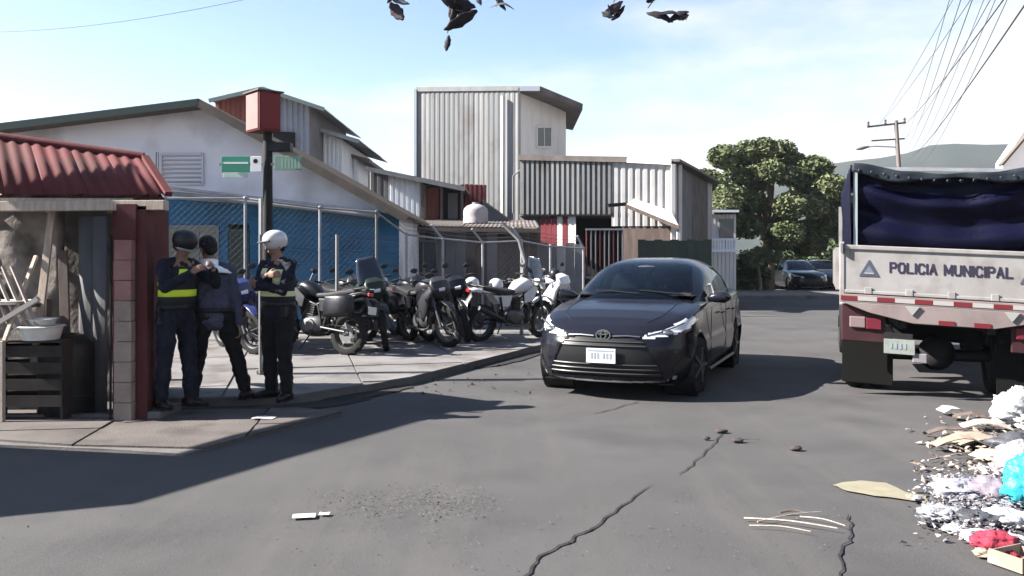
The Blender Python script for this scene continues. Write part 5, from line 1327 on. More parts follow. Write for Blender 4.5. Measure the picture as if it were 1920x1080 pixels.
    for s in (-1,1): MB().lathe([(.001,s*.17),(.085,s*.165),(.10,s*.14)], c=(-.04,0,.40), axis='Y', n=18).build('engine_cover', M_alu, t, smooth=True)
    MB().tube(catmull([(.20,-.06,.66),(.33,-.08,.55),(.28,-.11,.30),(.0,-.15,.27),(-.30,-.17,.34)],5), .020, 8).build('exhaust_pipe', M_alu, t, smooth=True)
    MB().tube([(-.28,-.17,.34),(-.36,-.175,.40),(-.85,-.18,.60),(-.90,-.18,.62)], [.022,.045,.048,.035], 14).build('muffler', M_black, t, smooth=True)
    if crash:
        for s in (-1,1): MB().tube(catmull([(.36,s*.06,.62),(.30,s*.26,.60),(.22,s*.28,.45),(.18,s*.16,.30)],4), .012, 8).build('crash_bar', M_alu if s > 0 else M_, t, smooth=True)
    for s in (-1,1): MB().tube([(-.10,s*.14,.33),(-.10,s*.24,.33)], .012, 8).build('footpeg', M_alu, t)
    MB().tube([(-.08,.12,.32),(-.02,.30,.03)], .012, 8).build('side_stand', M_, t)
    MB().tube([(-.25,.11,.40),(-.45,.115,.42),(-.68,.115,.40)], .02, 6, flat=.5).build('chain_guard', M_, t)
    return t
M_pdk = mat('bike dark paint', (.006,.0065,.009), .35, coat=.15); M_pbl = mat('bike blue paint', (.015,.02,.09), .3, coat=1.0)
M_pwh = mat('bike white paint', (.50,.50,.52), .25, coat=1.0); M_pgr = mat('bike grey paint', (.022,.022,.025), .35, coat=.2); M_pgn = mat('bike dark green paint', (.010,.016,.012), .35, coat=.2)
zp = .10
EXTRA = ((520,652,474,640,'dark motorcycle behind the sign pole, mostly hidden by the officer in white helmet'),(806,640,742,628,'dark motorcycle at the back between the green one and the white-cowled one'))
def two(uf, vf, ur, vr):
    """motorcycle location and heading from ground pixels of front and rear tyre"""
    a, b_ = G(uf,vf,zp), G(ur,vr,zp); m_ = (a+b_)/2; m_.z = zp; d = a-b_; return m_, math.atan2(d.y, d.x)
m_, h_ = two(478,664,422,650); make_bike('blue motorcycle half hidden between the civilian and the officer', m_, h_+0, M_pbl, M_pbl, lean=10)
m_, h_ = two(560,655,612,668); make_bike('black motorcycle seen from its rear wheel beside the standing officer', m_, R(150), M_pdk, M_pdk, lean=8, boxm=None)
m_, h_ = two(740,662,655,640); make_bike('dark green motorcycle with a tall windscreen in the middle of the row', m_, h_, M_pgn, M_pdk, screen=True, lean=9, steer=-20)
m_, h_ = two(845,652,765,638); make_bike('black motorcycle with a white headlight cowl and bright tank', m_, h_, M_pgr, M_pdk, lean=8, steer=12, lamp=M_pwh)
m_, h_ = two(884,645,838,626); make_bike('black motorcycle tucked close behind the one with white side cover', m_, h_, M_pdk, M_pdk, lean=10, steer=-8)
m_, h_ = two(1002,632,905,640); make_bike('white motorcycle with spoked front wheel nearest the dark sedan', m_, h_, M_pwh, M_pwh, lean=9, steer=10, full=False, screen=True)
m_, h_ = two(1062,618,985,612); make_bike('white and black motorcycle partly behind the sedan front corner', m_, h_, M_pwh, M_pdk, lean=9)
m_, h_ = two(690,640,620,628); make_bike('dark grey motorcycle at the back of the row under the tall windscreen', m_, h_, M_pgr, M_pdk, lean=9)
for (a_,b1_,c_,d_,lb) in EXTRA:
    m_, h_ = two(a_,b1_,c_,d_); make_bike(lb, m_, h_, M_pdk, M_pdk, lean=9, steer=5)
def helmet(u, v, Y, label, m, rz=0.0, s=1.0):
    t = thing('helmet', label, 'helmet', P(u,v,Y), rz, None, s)
    sh_ = MB().ell((0,0,0),(.135,.115,.125), nu=22, nv=14, ex=2.15).build('shell', m, t, smooth=True)
    MB().loft([(.03,0,-.10),(.10,0,-.095),(.14,0,-.08)], [.09,.09,.06],[.035,.035,.03], n=14, ex=2.6).build('chin_bar', m, t, smooth=True)
    b = MB(); n = 12
    for j in range(5):
        for i in range(n+1):
            a = R(-75+150*i/n); e = R(-20+11*j); b.v.append((.139*math.cos(a)*math.cos(e), .119*math.sin(a)*math.cos(e), .127*math.sin(e)-.005))
    for j in range(4):
        for i in range(n): a = j*(n+1)+i; b.f.append((a,a+1,a+n+2,a+n+1))
    b.build('visor', M_glassdk, t, smooth=True, solid=.003)
M_hw = mat('helmet white', (.42,.42,.43), .2, coat=1.0); M_hd = mat('helmet dark', (.012,.012,.014), .38)
helmet(714,532,13.9,'white topped helmet resting on the tank of the dark green motorcycle', M_hw, R(-30))
helmet(885,532,15.6,'white helmet on the rear seat of the white motorcycle', M_hw, R(200))
helmet(930,534,15.9,'white helmet on the front part of the white motorcycle seat', M_hw, R(160))
helmet(1040,515,16.9,'dark helmet with pale stripe hanging on far handlebars', M_hd, R(100))
helmet(768,570,14.9,'white helmet hanging low on the side of the black motorcycle', M_hw, R(-60))

# ------------------------------------------------------------------ truck
D = 9.24; yaw = R(-20)
tl = Vector((.384*D, D, 0)); rt = Vector((math.cos(yaw), math.sin(yaw), 0)); fw = Vector((-math.sin(yaw), math.cos(yaw), 0)); TW = 2.1
trc = tl+rt*TW/2
tk = thing('police_truck', 'white dump truck with blue tarpaulin seen from behind, police lettering on tailgate', 'truck', trc, yaw)
SH = math.tan(R(2.75))
def tb(): b = MB(); return b
def lean_build(b, name, m, parent=tk, **k):
    b.v = [(x, y, z-SH*(x+TW/2)) for x, y, z in b.v]; return b.build(name, m, parent, **k)
M_tw = mat('truck white paint', (.24,.232,.228), .5, c2=(.20,.188,.183), scale=2.2, coat=.1, c3=(.15,.135,.128), s3=4, bump=.05, bscale=6)
M_twp = mat('truck pinkish paint', (.19,.155,.15), .55, c2=(.14,.11,.107), scale=3, coat=.2)
M_chas = mat('chassis black', (.012,.011,.012), .7)
M_tred = mat('reflective red', (.11,.014,.018), .45); M_twr = mat('reflective white', (.27,.25,.245), .35)
z0, z1 = 1.136, 1.655; h = TW/2
tg = lean_build(tb().box(-h+.04,h-.04,0,.045,z0+.02,z1-.03), 'tailgate', M_tw, bevel=.008)
lean_build(tb().box(-h+.02,h-.02,-.02,.055,z1-.05,z1), 'top_rail', M_tw, parent=tg, bevel=.01)
lean_build(tb().box(-h+.05,h-.05,-.012,.02,z0,z0+.035), 'bottom_rail', M_tw, parent=tg, bevel=.006)
for s in (-1,1):
    lean_build(tb().box(*(sorted((s*h,s*(h-.05)))),-.01,.07,z0-.02,z1+.03), 'corner_post', M_tw, bevel=.008)
    lean_build(tb().tube([(s*(h-.03),-.03,z1+.01),(s*(h-.03),-.03,z1-.09)],.022,8), 'latch_pin', M_alu)
    lean_build(tb().box(*(sorted((s*(h-.01),s*(h-.05)))),.06,4.2,z0,z1-.02), 'side_board', M_tw, bevel=.006)
    for y in (.9,1.8,2.7,3.6): lean_build(tb().box(*(sorted((s*(h-.01),s*(h+.03)))),y,y+.08,z0,z1-.02), 'side_rib', M_tw)
lean_build(tb().box(-h+.06,h-.06,.06,4.2,z0-.02,z0+.03), 'bed_floor', M_chas)
lean_build(tb().box(-h+.06,h-.06,4.14,4.2,z0,2.3), 'headboard', M_tw)
# tailgate lettering and triangle emblems
GL = {'P': [[(0,0),(0,1),(.72,1),(.95,.88),(.95,.62),(.72,.5),(0,.5)]], 'O': [[(.25,0),(0,.22),(0,.78),(.25,1),(.75,1),(1,.78),(1,.22),(.75,0),(.25,0)]],
      'L': [[(0,1),(0,0),(.9,0)]], 'I': [[(0,0),(0,1)]], 'C': [[(.95,.82),(.75,1),(.25,1),(0,.78),(0,.22),(.25,0),(.75,0),(.95,.18)]],
      'A': [[(0,0),(.5,1),(1,0)],[(.2,.32),(.8,.32)]], 'M': [[(0,0),(0,1),(.6,.2),(1.2,1),(1.2,0)]], 'U': [[(0,1),(0,.22),(.25,0),(.75,0),(1,.22),(1,1)]], 'N': [[(0,0),(0,1),(1,0),(1,1)]]}
def letters(txt, x, z, m, hh=.098, ww=.056, th=.0205, gap=.028, yy=-.0035):
    """each letter a mesh of its own on the tailgate"""
    wd = {c_: (max(p[0] for st in GL[c_] for p in st)*ww if c_ != ' ' else ww*.7) for c_ in set(txt) if c_ != ' '}; wd[' '] = ww*.45
    X_ = x-(sum(wd[c_] for c_ in txt)+gap*(len(txt)-1))/2
    for ch in txt:
        if ch != ' ':
            b = MB()
            for st in GL[ch]:
                for i in range(len(st)-1):
                    p, q = [Vector((X_+k[0]*ww, yy, z+(k[1]-.5)*hh)) for k in (st[i], st[i+1])]; d = (q-p).normalized()*th*.42
                    b.bar(p-d, q+d, .0012+.0002*i, th, up=Vector((0,0,1)).cross(Vector((0,1,0))) if abs((q-p).normalized().z) > .98 else Vector((0,0,1)))
            o = lean_build(b, 'letter', m, parent=tg)
        X_ += wd[ch]+gap
M_let = mat('lettering dark', (.022,.018,.035), .6)
letters('POLICIA MUNICIPAL', .02, 1.43, M_let)
for s in (-1,1):
    cx_ = s*.755
    e = MB(); e.prism([(cx_-.10,-.004,1.325),(cx_+.10,-.004,1.325),(cx_,-.004,1.505)], (0,-.003,0)); e = lean_build(e, 'triangle_emblem', mat('emblem slate', (.05,.055,.075), .6), parent=tg)
    e2 = MB(); e2.prism([(cx_-.06,-.0075,1.345),(cx_+.06,-.0075,1.345),(cx_,-.0075,1.44)], (0,-.002,0)); lean_build(e2, 'emblem_inner', mat('emblem blue grey', (.10,.12,.15), .6), parent=e)
    e3 = MB(); e3.box(cx_-.045,cx_+.045,-.0125,-.0105,1.352,1.364); lean_build(e3, 'emblem_band', M_twr, parent=e)
# reflective strip of alternating red and white pieces
xx = -h+.01; k = 0
while xx < h-.02:
    w = .17 if k % 2 == 0 else .195
    lean_build(tb().box(xx,min(xx+w-.004,h),-.035,-.028,z0-.075,z0-.03), 'reflector', M_tred if k % 2 == 0 else M_twr); xx += w; k += 1
lean_build(tb().box(-h,h,-.028,.05,z0-.10,z0-.01), 'rear_sill', M_twp, bevel=.005)
# trapezoid bumper
b = MB(); b.prism([(-h+.02,-.03,z0-.10),(h-.02,-.03,z0-.10),(h-.25,-.03,z0-.20),(h-.62,-.03,z0-.285),(-h+.72,-.03,z0-.285),(-h+.30,-.03,z0-.20)], (0,.05,0)); lean_build(b, 'bumper_skirt', M_twp, bevel=.006)
for x in (-.09,.24): lean_build(tb().box(x,x+.15,-.040,-.033,z0-.283,z0-.235), 'reflector', M_tred)
for x in (-.34,.58): lean_build(tb().prism([(x-.07,-.034,z0-.105),(x+.07,-.034,z0-.105),(x+.0,-.034,z0-.20)], (0,-.02,0)), 'gusset', mat('grey green paint', (.22,.22,.21), .6))
M_mar = mat('dark maroon panel', (.025,.008,.010), .6, c2=(.035,.012,.014), scale=5)
for s in (-1,1):
    a, q = sorted((s*(h-.02), s*(h-.46)))
    pn = lean_build(tb().box(a,q,.05,.10,z0-.52,z0-.12), 'lamp_panel', M_mar, bevel=.01)
    a2, q2 = sorted((s*(h-.10), s*(h-.26))); lean_build(tb().box(a2,q2,.02,.05,z0-.37,z0-.25), 'reverse_lamp', mat('clear lamp', (.16,.12,.12), .25), parent=pn, bevel=.01)
    a2, q2 = sorted((s*(h-.265), s*(h-.42))); lean_build(tb().box(a2,q2,.02,.05,z0-.38,z0-.26), 'brake_lamp', mat('lamp red', (.10,.014,.022), .25), parent=pn, bevel=.01)
    a, q = sorted((s*(h-.03), s*(h-.55))); lean_build(tb().box(a,q,.30,.315,z0-1.0,z0-.35), 'mudflap', mat('mudflap rubber', (.006,.006,.0055), .9, spec=.1), bevel=.004)
    # dual wheels stand level on the road
    for k in (.14,.40):
        make_wheel(tk, (s*(h-k-.04), .95, .40), .40, .22, s, m=M_alu, spokes=6)
    make_wheel(tk, (s*(h-.18), 4.6, .40), .40, .22, s, m=M_alu, spokes=6)
    a, q = sorted((s*.38, s*.46)); lean_build(tb().box(a,q,.1,6.0,.78,.95), 'chassis_rail', M_chas)
    lean_build(tb().tube(catmull([(s*.55,.30,.72),(s*.55,.95,.50),(s*.55,1.6,.72)],5), .035, 6), 'leaf_spring', M_chas)
MB().tube([(-.95,.95,.40),(.95,.95,.40)], .07, 10).build('axle', M_chas, tk, smooth=True)
MB().ell((0,.95,.42),(.2,.2,.2)).build('differential', M_chas, tk, smooth=True)
lean_build(tb().tube([(0,1.1,.5),(0,4.2,.7)],.04,8), 'drive_shaft', M_chas)
lean_build(tb().box(-.75,.75,2.2,3.2,.55,.95), 'fuel_tank', M_chas, bevel=.03)
lean_build(tb().box(-.45,.45,.16,.22,.82,.92), 'cross_member', M_chas)
lean_build(tb().box(-.9,.9,1.6,1.66,.55,1.1), 'bed_support', M_chas)
np_ = lean_build(tb().box(-h+.44,-h+.74,.0,.010,z0-.62,z0-.465), 'number_plate', mat('worn plate', (.22,.235,.215), .5, c2=(.16,.18,.16), scale=14), bevel=.003)
for i, x in enumerate((.50,.545,.59,.635)): lean_build(tb().box(-h+x,-h+x+.022,-.004,-.001,z0-.565,z0-.505), 'plate_mark', mat('plate blue grey', (.20,.22,.26), .6), parent=np_)
lean_build(tb().box(-h+.44,-h+.72,.012,.03,z0-.46,z0-.40), 'plate_bracket', M_chas); lean_build(tb().box(-h+.72,-h+.86,.02,.05,z0-.70,z0-.60), 'tow_bracket', M_gray, bevel=.01)
# cab
cb_ = tb().box(-.95,.95,4.45,6.0,.55,1.35); lean_build(cb_, 'cab', M_tw, bevel=.06)
cb2 = MB(); cb2.prism([(-.92,4.45,1.35),(-.92,6.0,1.35),(-.92,5.75,2.12),(-.92,4.5,2.12)], (1.84,0,0)); cab2 = lean_build(cb2, 'cab_upper', M_tw, bevel=.05)
lean_build(tb().box(-.6,.6,4.42,4.44,1.5,1.95), 'rear_window', M_glassdk, parent=cab2)
# hoop frame and tarpaulin
M_tarp = mat('navy tarpaulin', (.0013,.0015,.0085), .5, c2=(.0022,.0026,.014), scale=3, bump=.3, bscale=30, spec=.10)
M_tarpt = mat('faded tarpaulin top', (.03,.036,.046), .6, c2=(.045,.052,.06), scale=3, bump=.2)
zt_ = 2.50
for s in (-1,1):
    lean_build(tb().box(*(sorted((s*(h-.14),s*(h-.18)))),.02,.06,z0,zt_), 'hoop_post', mat('pale blue post', (.22,.25,.27), .5))
    lean_build(tb().box(*(sorted((s*(h-.14),s*(h-.18)))),4.0,4.04,z0,zt_), 'hoop_post', mat('pale blue post', (.22,.25,.27), .5))
lean_build(tb().box(-h+.14,h-.14,.02,.06,zt_-.04,zt_), 'hoop_bar', M_steel)
def drape(name, fn, nu_, nv_, m):
    b = MB()
    for j in range(nv_+1):
        for i in range(nu_+1): b.v.append(fn(i/nu_, j/nv_))
    for j in range(nv_):
        for i in range(nu_): a = j*(nu_+1)+i; b.f.append((a,a+1,a+nu_+2,a+nu_+1))
    return lean_build(b, name, m, smooth=True, solid=.006)
for i in range(15):
    x = -h+.20+i*(TW-.40)/14
    lean_build(MB().lathe([(.012,-.004),(.018,0),(.012,.004)], c=(x,-.052,zt_-.075+.0-.10*math.sin(math.pi*(i+.3)/14.6)**1.3+.03), axis='Y', n=10, closed=False), 'eyelet', M_black)
for i in range(5):
    x = -h+.25+i*.40; lean_build(tb().box(x,x+.07,-.018,-.002,z0+.0,z0+.07), 'hinge', M_tw, parent=tg, bevel=.004)
def curtain(s, t):
    x = -h+.17+s*(TW-.30); z = z1-.22+(zt_-z1+.20)*t
    # hanging swags: folds run in shallow arcs
    arc = .30*(2*s-.95)**2
    y = .09+.055*math.sin((t-arc*.45)*16+.6)*math.sin(math.pi*t)**.6+.02*math.sin((t-arc*.8)*37)*t*t+.022*math.sin(s*21+t*3)*t+.05*noise.noise(Vector((s*3,t*3,2)))
    return (x, y, z-(.055*math.sin(math.pi*s) if t > .97 else 0))
drape('rear_curtain', curtain, 70, 50, M_tarp)
def topc(s, t):
    x = -h+.12+s*(TW-.24); y = -.03+4.2*t
    z = zt_+.03-.10*math.sin(math.pi*s)**1.3*(1-.6*abs(math.sin(math.pi*t*2)))+.02*noise.noise(Vector((s*6,t*9,0)))
    return (x,y,z)
drape('tarp_roof', topc, 50, 40, M_tarpt)
def hem(s, t):
    x = -h+.12+s*(TW-.24); return (x, -.035-.02*math.sin(s*30)*.5, zt_+.03-.10*math.sin(math.pi*s)**1.3-.09*t*(1+.5*math.sin(s*9))+.02*noise.noise(Vector((s*6,0,0))))
drape('tarp_hem', hem, 60, 4, mat('dark tarpaulin hem', (.010,.014,.02), .55, bump=.2, bscale=20))
for s in (-1,1):
    def sidec(q, t, s=s): return (s*(h-.11)+.02*noise.noise(Vector((q*8,t*3,s))), .0+4.15*q, z1-.1+(zt_+.02-z1+.1)*t)
    drape('side_curtain', sidec, 40, 14, M_tarp)
# ------------------------------------------------------------------ people
def remesh(o, vox, smooth=4, disp=0.0, dscale=.12):
    r = o.modifiers.new('remesh', 'REMESH'); r.mode = 'VOXEL'; r.voxel_size = vox; r.use_smooth_shade = True
    s = o.modifiers.new('smooth', 'SMOOTH'); s.factor = .5; s.iterations = smooth
    if disp:
        tx = bpy.data.textures.new('folds', 'CLOUDS'); tx.noise_scale = dscale; tx.noise_depth = 2
        d = o.modifiers.new('folds', 'DISPLACE'); d.texture = tx; d.strength = disp; d.mid_level = .5
def ik(a, c, l1, l2, hint):
    a, c = Vector(a), Vector(c); d = c-a; L_ = min(d.length, (l1+l2)*.999); dn = d.normalized()
    x = (L_*L_+l1*l1-l2*l2)/(2*L_); h_ = math.sqrt(max(0, l1*l1-x*x)); hint = Vector(hint); p = (hint-dn*hint.dot(dn)).normalized()
    return a+dn*x+p*h_, a+dn*L_
X = Vector((1,0,0))
M_skin = mat('skin', (.17,.095,.065), .55, c2=(.20,.115,.08), scale=14)
def person(label, loc, rz, J, shirt, trousers, shoes, hair=None, sleeves='long', k=1.0, collar=None, female=False):
    """J: joints in local metres, person faces local -Y"""
    t = thing('person', label, 'person', loc, rz, None, k)
    hip, chest, neck, head = map(Vector, (J['hip'], J['chest'], J['neck'], J['head']))
    look = Vector(J.get('look', (0,-1,0))).normalized(); side = look.cross(Vector((0,0,1))).normalized()*-1
    sh_x = Vector(J.get('shx', (1,0,0))).normalized(); hp_x = Vector(J.get('hpx', (1,0,0))).normalized()
    limbs = {}
    for s, n in ((1,'L'),(-1,'R')):
        S_ = chest+sh_x*s*.178+Vector((0,0,.115)); Hn = Vector(J['hand'+n]); el, wr = ik(S_, Hn, .285, .255, J.get('elb'+n, (s*.6,.6,-.4)))
        Hp = hip+hp_x*s*.095; An = Vector(J['foot'+n])+Vector((0,0,.08)); kn, an = ik(Hp, An, .41, .41, J.get('kne'+n, (0,-1,0)))
        limbs[n] = (S_, el, wr, Hp, kn, an)
    # body: one continuous surface
    b = MB()
    b.ecap(hip, hip+(chest-hip)*.5, (.145,.10), (.130,.095), hp_x); b.ecap(hip+(chest-hip)*.45, chest, (.130,.095), (.150,.105), sh_x)
    b.ecap(chest, chest+(neck-chest)*.55, (.150,.10), (.11,.08), sh_x); b.ecap(chest+(neck-chest)*.6, head+Vector((0,0,-.03)), .052, .050)
    up = (head-neck).normalized(); Mh = Matrix((side, look, up)).transposed()
    b.ell(head+up*.035, (.074,.094,.098), M=Mh, nu=18, nv=12); b.ell(head-up*.035+look*.018, (.056,.068,.070), M=Mh, nu=16, nv=10)
    b.ecap(head+look*.088+up*.012, head+look*.104-up*.022, .008, .013)                        # nose
    b.ecap(head+look*.080-up*.055-side*.018, head+look*.080-up*.055+side*.018, .008, .008)    # lips
    for s in (1,-1): b.ell(head+side*s*.076-look*.006-up*.004, (.010,.018,.030), M=Mh, nu=8, nv=6)
    for n, s in (('L',1),('R',-1)):
        S_, el, wr, Hp, kn, an = limbs[n]
        b.ecap(chest+sh_x*s*.09+Vector((0,0,.13)), S_, .055, .058); b.ecap(S_, el, .050, .038); b.ecap(el, wr, .038, .026)
        b.ecap(Hp, kn, (.085,.085), (.056,.058)); b.ecap(kn, an, (.054,.058), (.036,.040))
        # hand: palm, four fingers with knuckles, thumb from the side of the palm
        fd = Vector(J.get('hd'+n, tuple((wr-el).normalized()))).normalized(); pn = Vector(J.get('pn'+n, (-s,0,0))); pn = (pn-fd*pn.dot(fd)).normalized(); cr = fd.cross(pn)
        p0 = wr+fd*.02; p1 = wr+fd*.085; b.ecap(p0, p1, (.030,.013), (.036,.012), cr)
        for q, ln in zip((-1.5,-.5,.5,1.5), (.062,.075,.080,.068) if s > 0 else (.068,.080,.075,.062)):
            r0 = p1+cr*q*.020-pn*0; k1 = r0+(fd*.85+pn*.45).normalized()*ln*.5; k2 = k1+(fd*.35+pn*.9).normalized()*ln*.32; k3 = k2+(pn-fd*.25).normalized()*ln*.25
            b.ecap(r0, k1, .0088, .008, n=8, k=2); b.ecap(k1, k2, .008, .0075, n=8, k=2); b.ecap(k2, k3, .0075, .006, n=8, k=2)
        th = wr+fd*.03+cr*.026*J.get('th'+n, 1); t1 = th+(cr*J.get('th'+n,1)*.6+fd*.6+pn*.4).normalized()*.04; b.ecap(th, t1, .012, .010, n=8, k=2); b.ecap(t1, t1+(fd*.7+pn*.6).normalized()*.028, .0095, .0075, n=8, k=2)
    body = b.build('body', M_skin, t); remesh(body, .0075, 3)


    # shirt with sleeves
    c = MB(); w = .024
    c.ecap(hip+Vector((0,0,-.02)), hip+(chest-hip)*.5, (.150+w,.108+w), (.138+w,.100+w), hp_x); c.ecap(hip+(chest-hip)*.4, chest, (.138+w,.100+w), (.160+w*.8,.108+w), sh_x)
    c.ecap(chest, chest+(neck-chest)*.5, (.165+w*.5,.108+w*.8), (.11,.085), sh_x)
    for n, s in (('L',1),('R',-1)):
        S_, el, wr = limbs[n][:3]; c.ecap(chest+sh_x*s*.06+Vector((0,0,.135)), S_, .060, .064)
        if sleeves == 'long': c.ecap(S_, el, .063, .050); c.ecap(el, el.lerp(wr,.93), .051, .038)
        else: c.ecap(S_, S_.lerp(el,.85), .070, .062)
    st = c.build('shirt', shirt, t); remesh(st, .010, 2, .042, .075)
    # trousers
    c = MB(); c.ecap(hip+Vector((0,0,.06)), hip-Vector((0,0,.01)), (.152,.112), (.165,.122), hp_x)
    for n, s in (('L',1),('R',-1)):
        Hp, kn, an = limbs[n][3:]; c.ecap(Hp-Vector((0,0,.02)), kn, (.104,.108), (.075,.080)); c.ecap(kn, an.lerp(kn,.06), (.074,.080), (.060,.066))
    tr = c.build('trousers', trousers, t); remesh(tr, .010, 2, .045, .09)
    for n, s in (('L',1),('R',-1)):
        an = limbs[n][5]; fd = Vector(J.get('toe'+n, (s*.25,-1,0))); fd.z = 0; fd.normalize(); g0 = Vector((an.x, an.y, an.z-.08))
        c = MB(); c.ecap(g0+Vector((0,0,.20)), g0+Vector((0,0,.06)), .056, .052); c.ecap(g0+Vector((0,0,.045))-fd*.05, g0+Vector((0,0,.045))+fd*.10, (.044,.042), (.047,.036), fd.cross(Vector((0,0,1))))
        c.ecap(g0+fd*.10+Vector((0,0,.038)), g0+fd*.165+Vector((0,0,.034)), (.046,.034), (.036,.026), fd.cross(Vector((0,0,1))))
        sh2 = c.build('boot', shoes, t); remesh(sh2, .009, 2)
        a, d = fd*.19, fd.cross(Vector((0,0,1)))*.045
        MB().prism([g0-fd*.085-d*.8, g0-fd*.085+d*.8, g0+fd*.10+d*1.1, g0+a+d*.5, g0+a-d*.5, g0+fd*.10-d*1.1], (0,0,.018)).build('sole', M_rubber, sh2)
    bl = MB(); bl.lathe([(.182,-.022),(.186,0),(.182,.022)], n=28); bl.v = [tuple(hip+Vector((0,0,.055))+hp_x*x+hp_x.cross(Vector((0,0,1)))*y*.78+Vector((0,0,z))) for x,y,z in bl.v]
    bl.build('belt', M_black, t, smooth=True, solid=.008)

    for s in (1,-1): MB().ell(head+look*.083+side*s*.030+up*.016, (.011,.006,.006), M=Mh, nu=8, nv=6).build('eye', mat('eye dark', (.02,.015,.012), .2), body, smooth=True)
    if hair:
        c = MB(); c.ell(head+up*.050-look*.016, (.082,.096,.092), M=Mh, nu=20, nv=12, ex=2.1); c.ell(head+up*.0-look*.046, (.072,.052,.070), M=Mh, nu=16, nv=10)
        ho = c.build('hair', hair, t); remesh(ho, .008, 1, .012, .02)
    if collar: 
        c = MB(); nk = neck+Vector((0,0,-.015)); nb = 20
        for kk, (rr, zz) in enumerate(((.094,-.055),(.080,-.03),(.070,-.005),(.066,.012))):
            for i in range(nb+1):
                a = math.pi*2*i/nb+math.pi*1.5; c.v.append(tuple(nk+sh_x*rr*1.05*math.cos(a)+Vector((0,rr*.95*math.sin(a),zz-.018*math.sin(a)*-1))))
        for kk in range(3):
            for i in range(nb): q = kk*(nb+1)+i; c.f.append((q,q+1,q+nb+2,q+nb+1))
        c.build('collar', collar, t, smooth=True, solid=.008)
    return t, limbs, (hip, chest, neck, head, look, side, up, Mh)
def vest(t, fr, lim, m, strips, neckopen=True, shx=X):
    """sleeveless vest as shell round the chest with horizontal and shoulder bands"""
    hip, chest, neck = fr[:3]
    def ring(f, extra=0):
        c = hip.lerp(chest, f) if f <= 1 else chest.lerp(neck, f-1); rx = np.interp(f, [.0,.45,1,1.35,1.6],[.178,.168,.180,.150,.10])+extra; ry = np.interp(f,[.0,.45,1,1.35,1.6],[.140,.132,.140,.118,.095])+extra; return c, rx, ry
    def shell(f0, f1, a0, a1, extra, n=24, rows=8):
        b = MB()
        for j in range(rows+1):
            c, rx, ry = ring(f0+(f1-f0)*j/rows, extra)
            for i in range(n+1):
                a = R(a0+(a1-a0)*i/n); p = c+shx*rx*math.cos(a)+shx.cross(Vector((0,0,1)))*ry*math.sin(a)*1.0; w = .006*noise.noise(p*9); b.v.append(tuple(p+Vector((w,w,0))))
        for j in range(rows):
            for i in range(n): q = j*(n+1)+i; b.f.append((q,q+1,q+n+2,q+n+1))
        return b
    v = MB(); v.v = []; 
    vo = shell(.22,1.5,-180,180,.006).build('vest', m, t, smooth=True, solid=.008)
    for (f0,f1,a0,a1,mm) in strips: shell(f0,f1,a0,a1,.014,n=18,rows=3).build('reflective_band', mm, vo, smooth=True, solid=.003)
    return vo
M_navy = mat('navy uniform cloth', (.006,.007,.015), .9, c2=(.010,.011,.021), scale=9, sheen=0); M_navy2 = mat('dark navy jacket', (.040,.042,.072), .85, c2=(.052,.054,.088), scale=7)
M_ublk = mat('black trousers', (.0045,.0045,.006), .9, c2=(.008,.008,.010), scale=9); M_boot = mat('black boot', (.010,.007,.007), .45); M_bootb = mat('brown shoe', (.018,.008,.007), .5)
M_hiv = mat('hi-vis yellow', (.55,.72,.04), .5); M_hivp = mat('pale hi-vis panel', (.60,.63,.36), .6, c2=(.48,.52,.28), scale=12); M_hair = mat('black hair', (.008,.007,.007), .7, bump=.6, bscale=60)
M_vdk = mat('dark vest mesh', (.014,.016,.022), .8)
def onp(u, v): q = G(u, v, .1); q.z = .1; return q
# officer on the right: stands facing the other two, forearms held across the chest
q = onp(521, 748)
t, lim, fr = person('police officer in white helmet and pale hi-vis vest standing beside the sign pole, arms folded', q, R(-28), dict(
    hip=(0,.0,.90), chest=(0,-.0,1.22), neck=(0,-.01,1.43), head=(0,-.03,1.53), look=(-.45,-1,-.12), shx=(1,-.05,0),
    handL=(-.02,-.25,1.16), handR=(.10,-.25,1.24), elbL=(.9,.1,-.9), elbR=(-.9,.1,-.9), hdL=(-1,-.1,.1), hdR=(1,-.05,.1), pnL=(0,1,0), pnR=(0,1,0),
    footL=(.14,-.02,0), footR=(-.13,.05,0), toeL=(.3,-1,0), toeR=(-.6,-1,0)), M_navy, M_ublk, M_boot, hair=M_hair, k=1.0)
vest(t, fr, lim, M_vdk, [(.70,1.40,96,158,M_hivp),(.70,1.35,24,70,M_hivp),(.40,.56,-178,178,M_hivp)])
hip, chest, neck, head, look, side, up, Mh = fr
hl = MB().ell(head+up*.055, (.106,.126,.104), M=Mh, nu=22, nv=14, ex=2.1)
hl.v = [p for p in hl.v]
hl = hl.build('helmet', M_hw, t, smooth=True)
c = MB(); c.loft([head+up*.055+look*.10-side*.10, head+up*.045+look*.155, head+up*.055+look*.10+side*.10], [.012,.03,.012],[.008,.008,.008]); c.build('peak', M_black, hl, smooth=True)
MB().box(-.03,.03,-.20,-.13,.80,.90).build('belt_pouch', M_black, t, bevel=.008, loc=(.15,.10,.03))
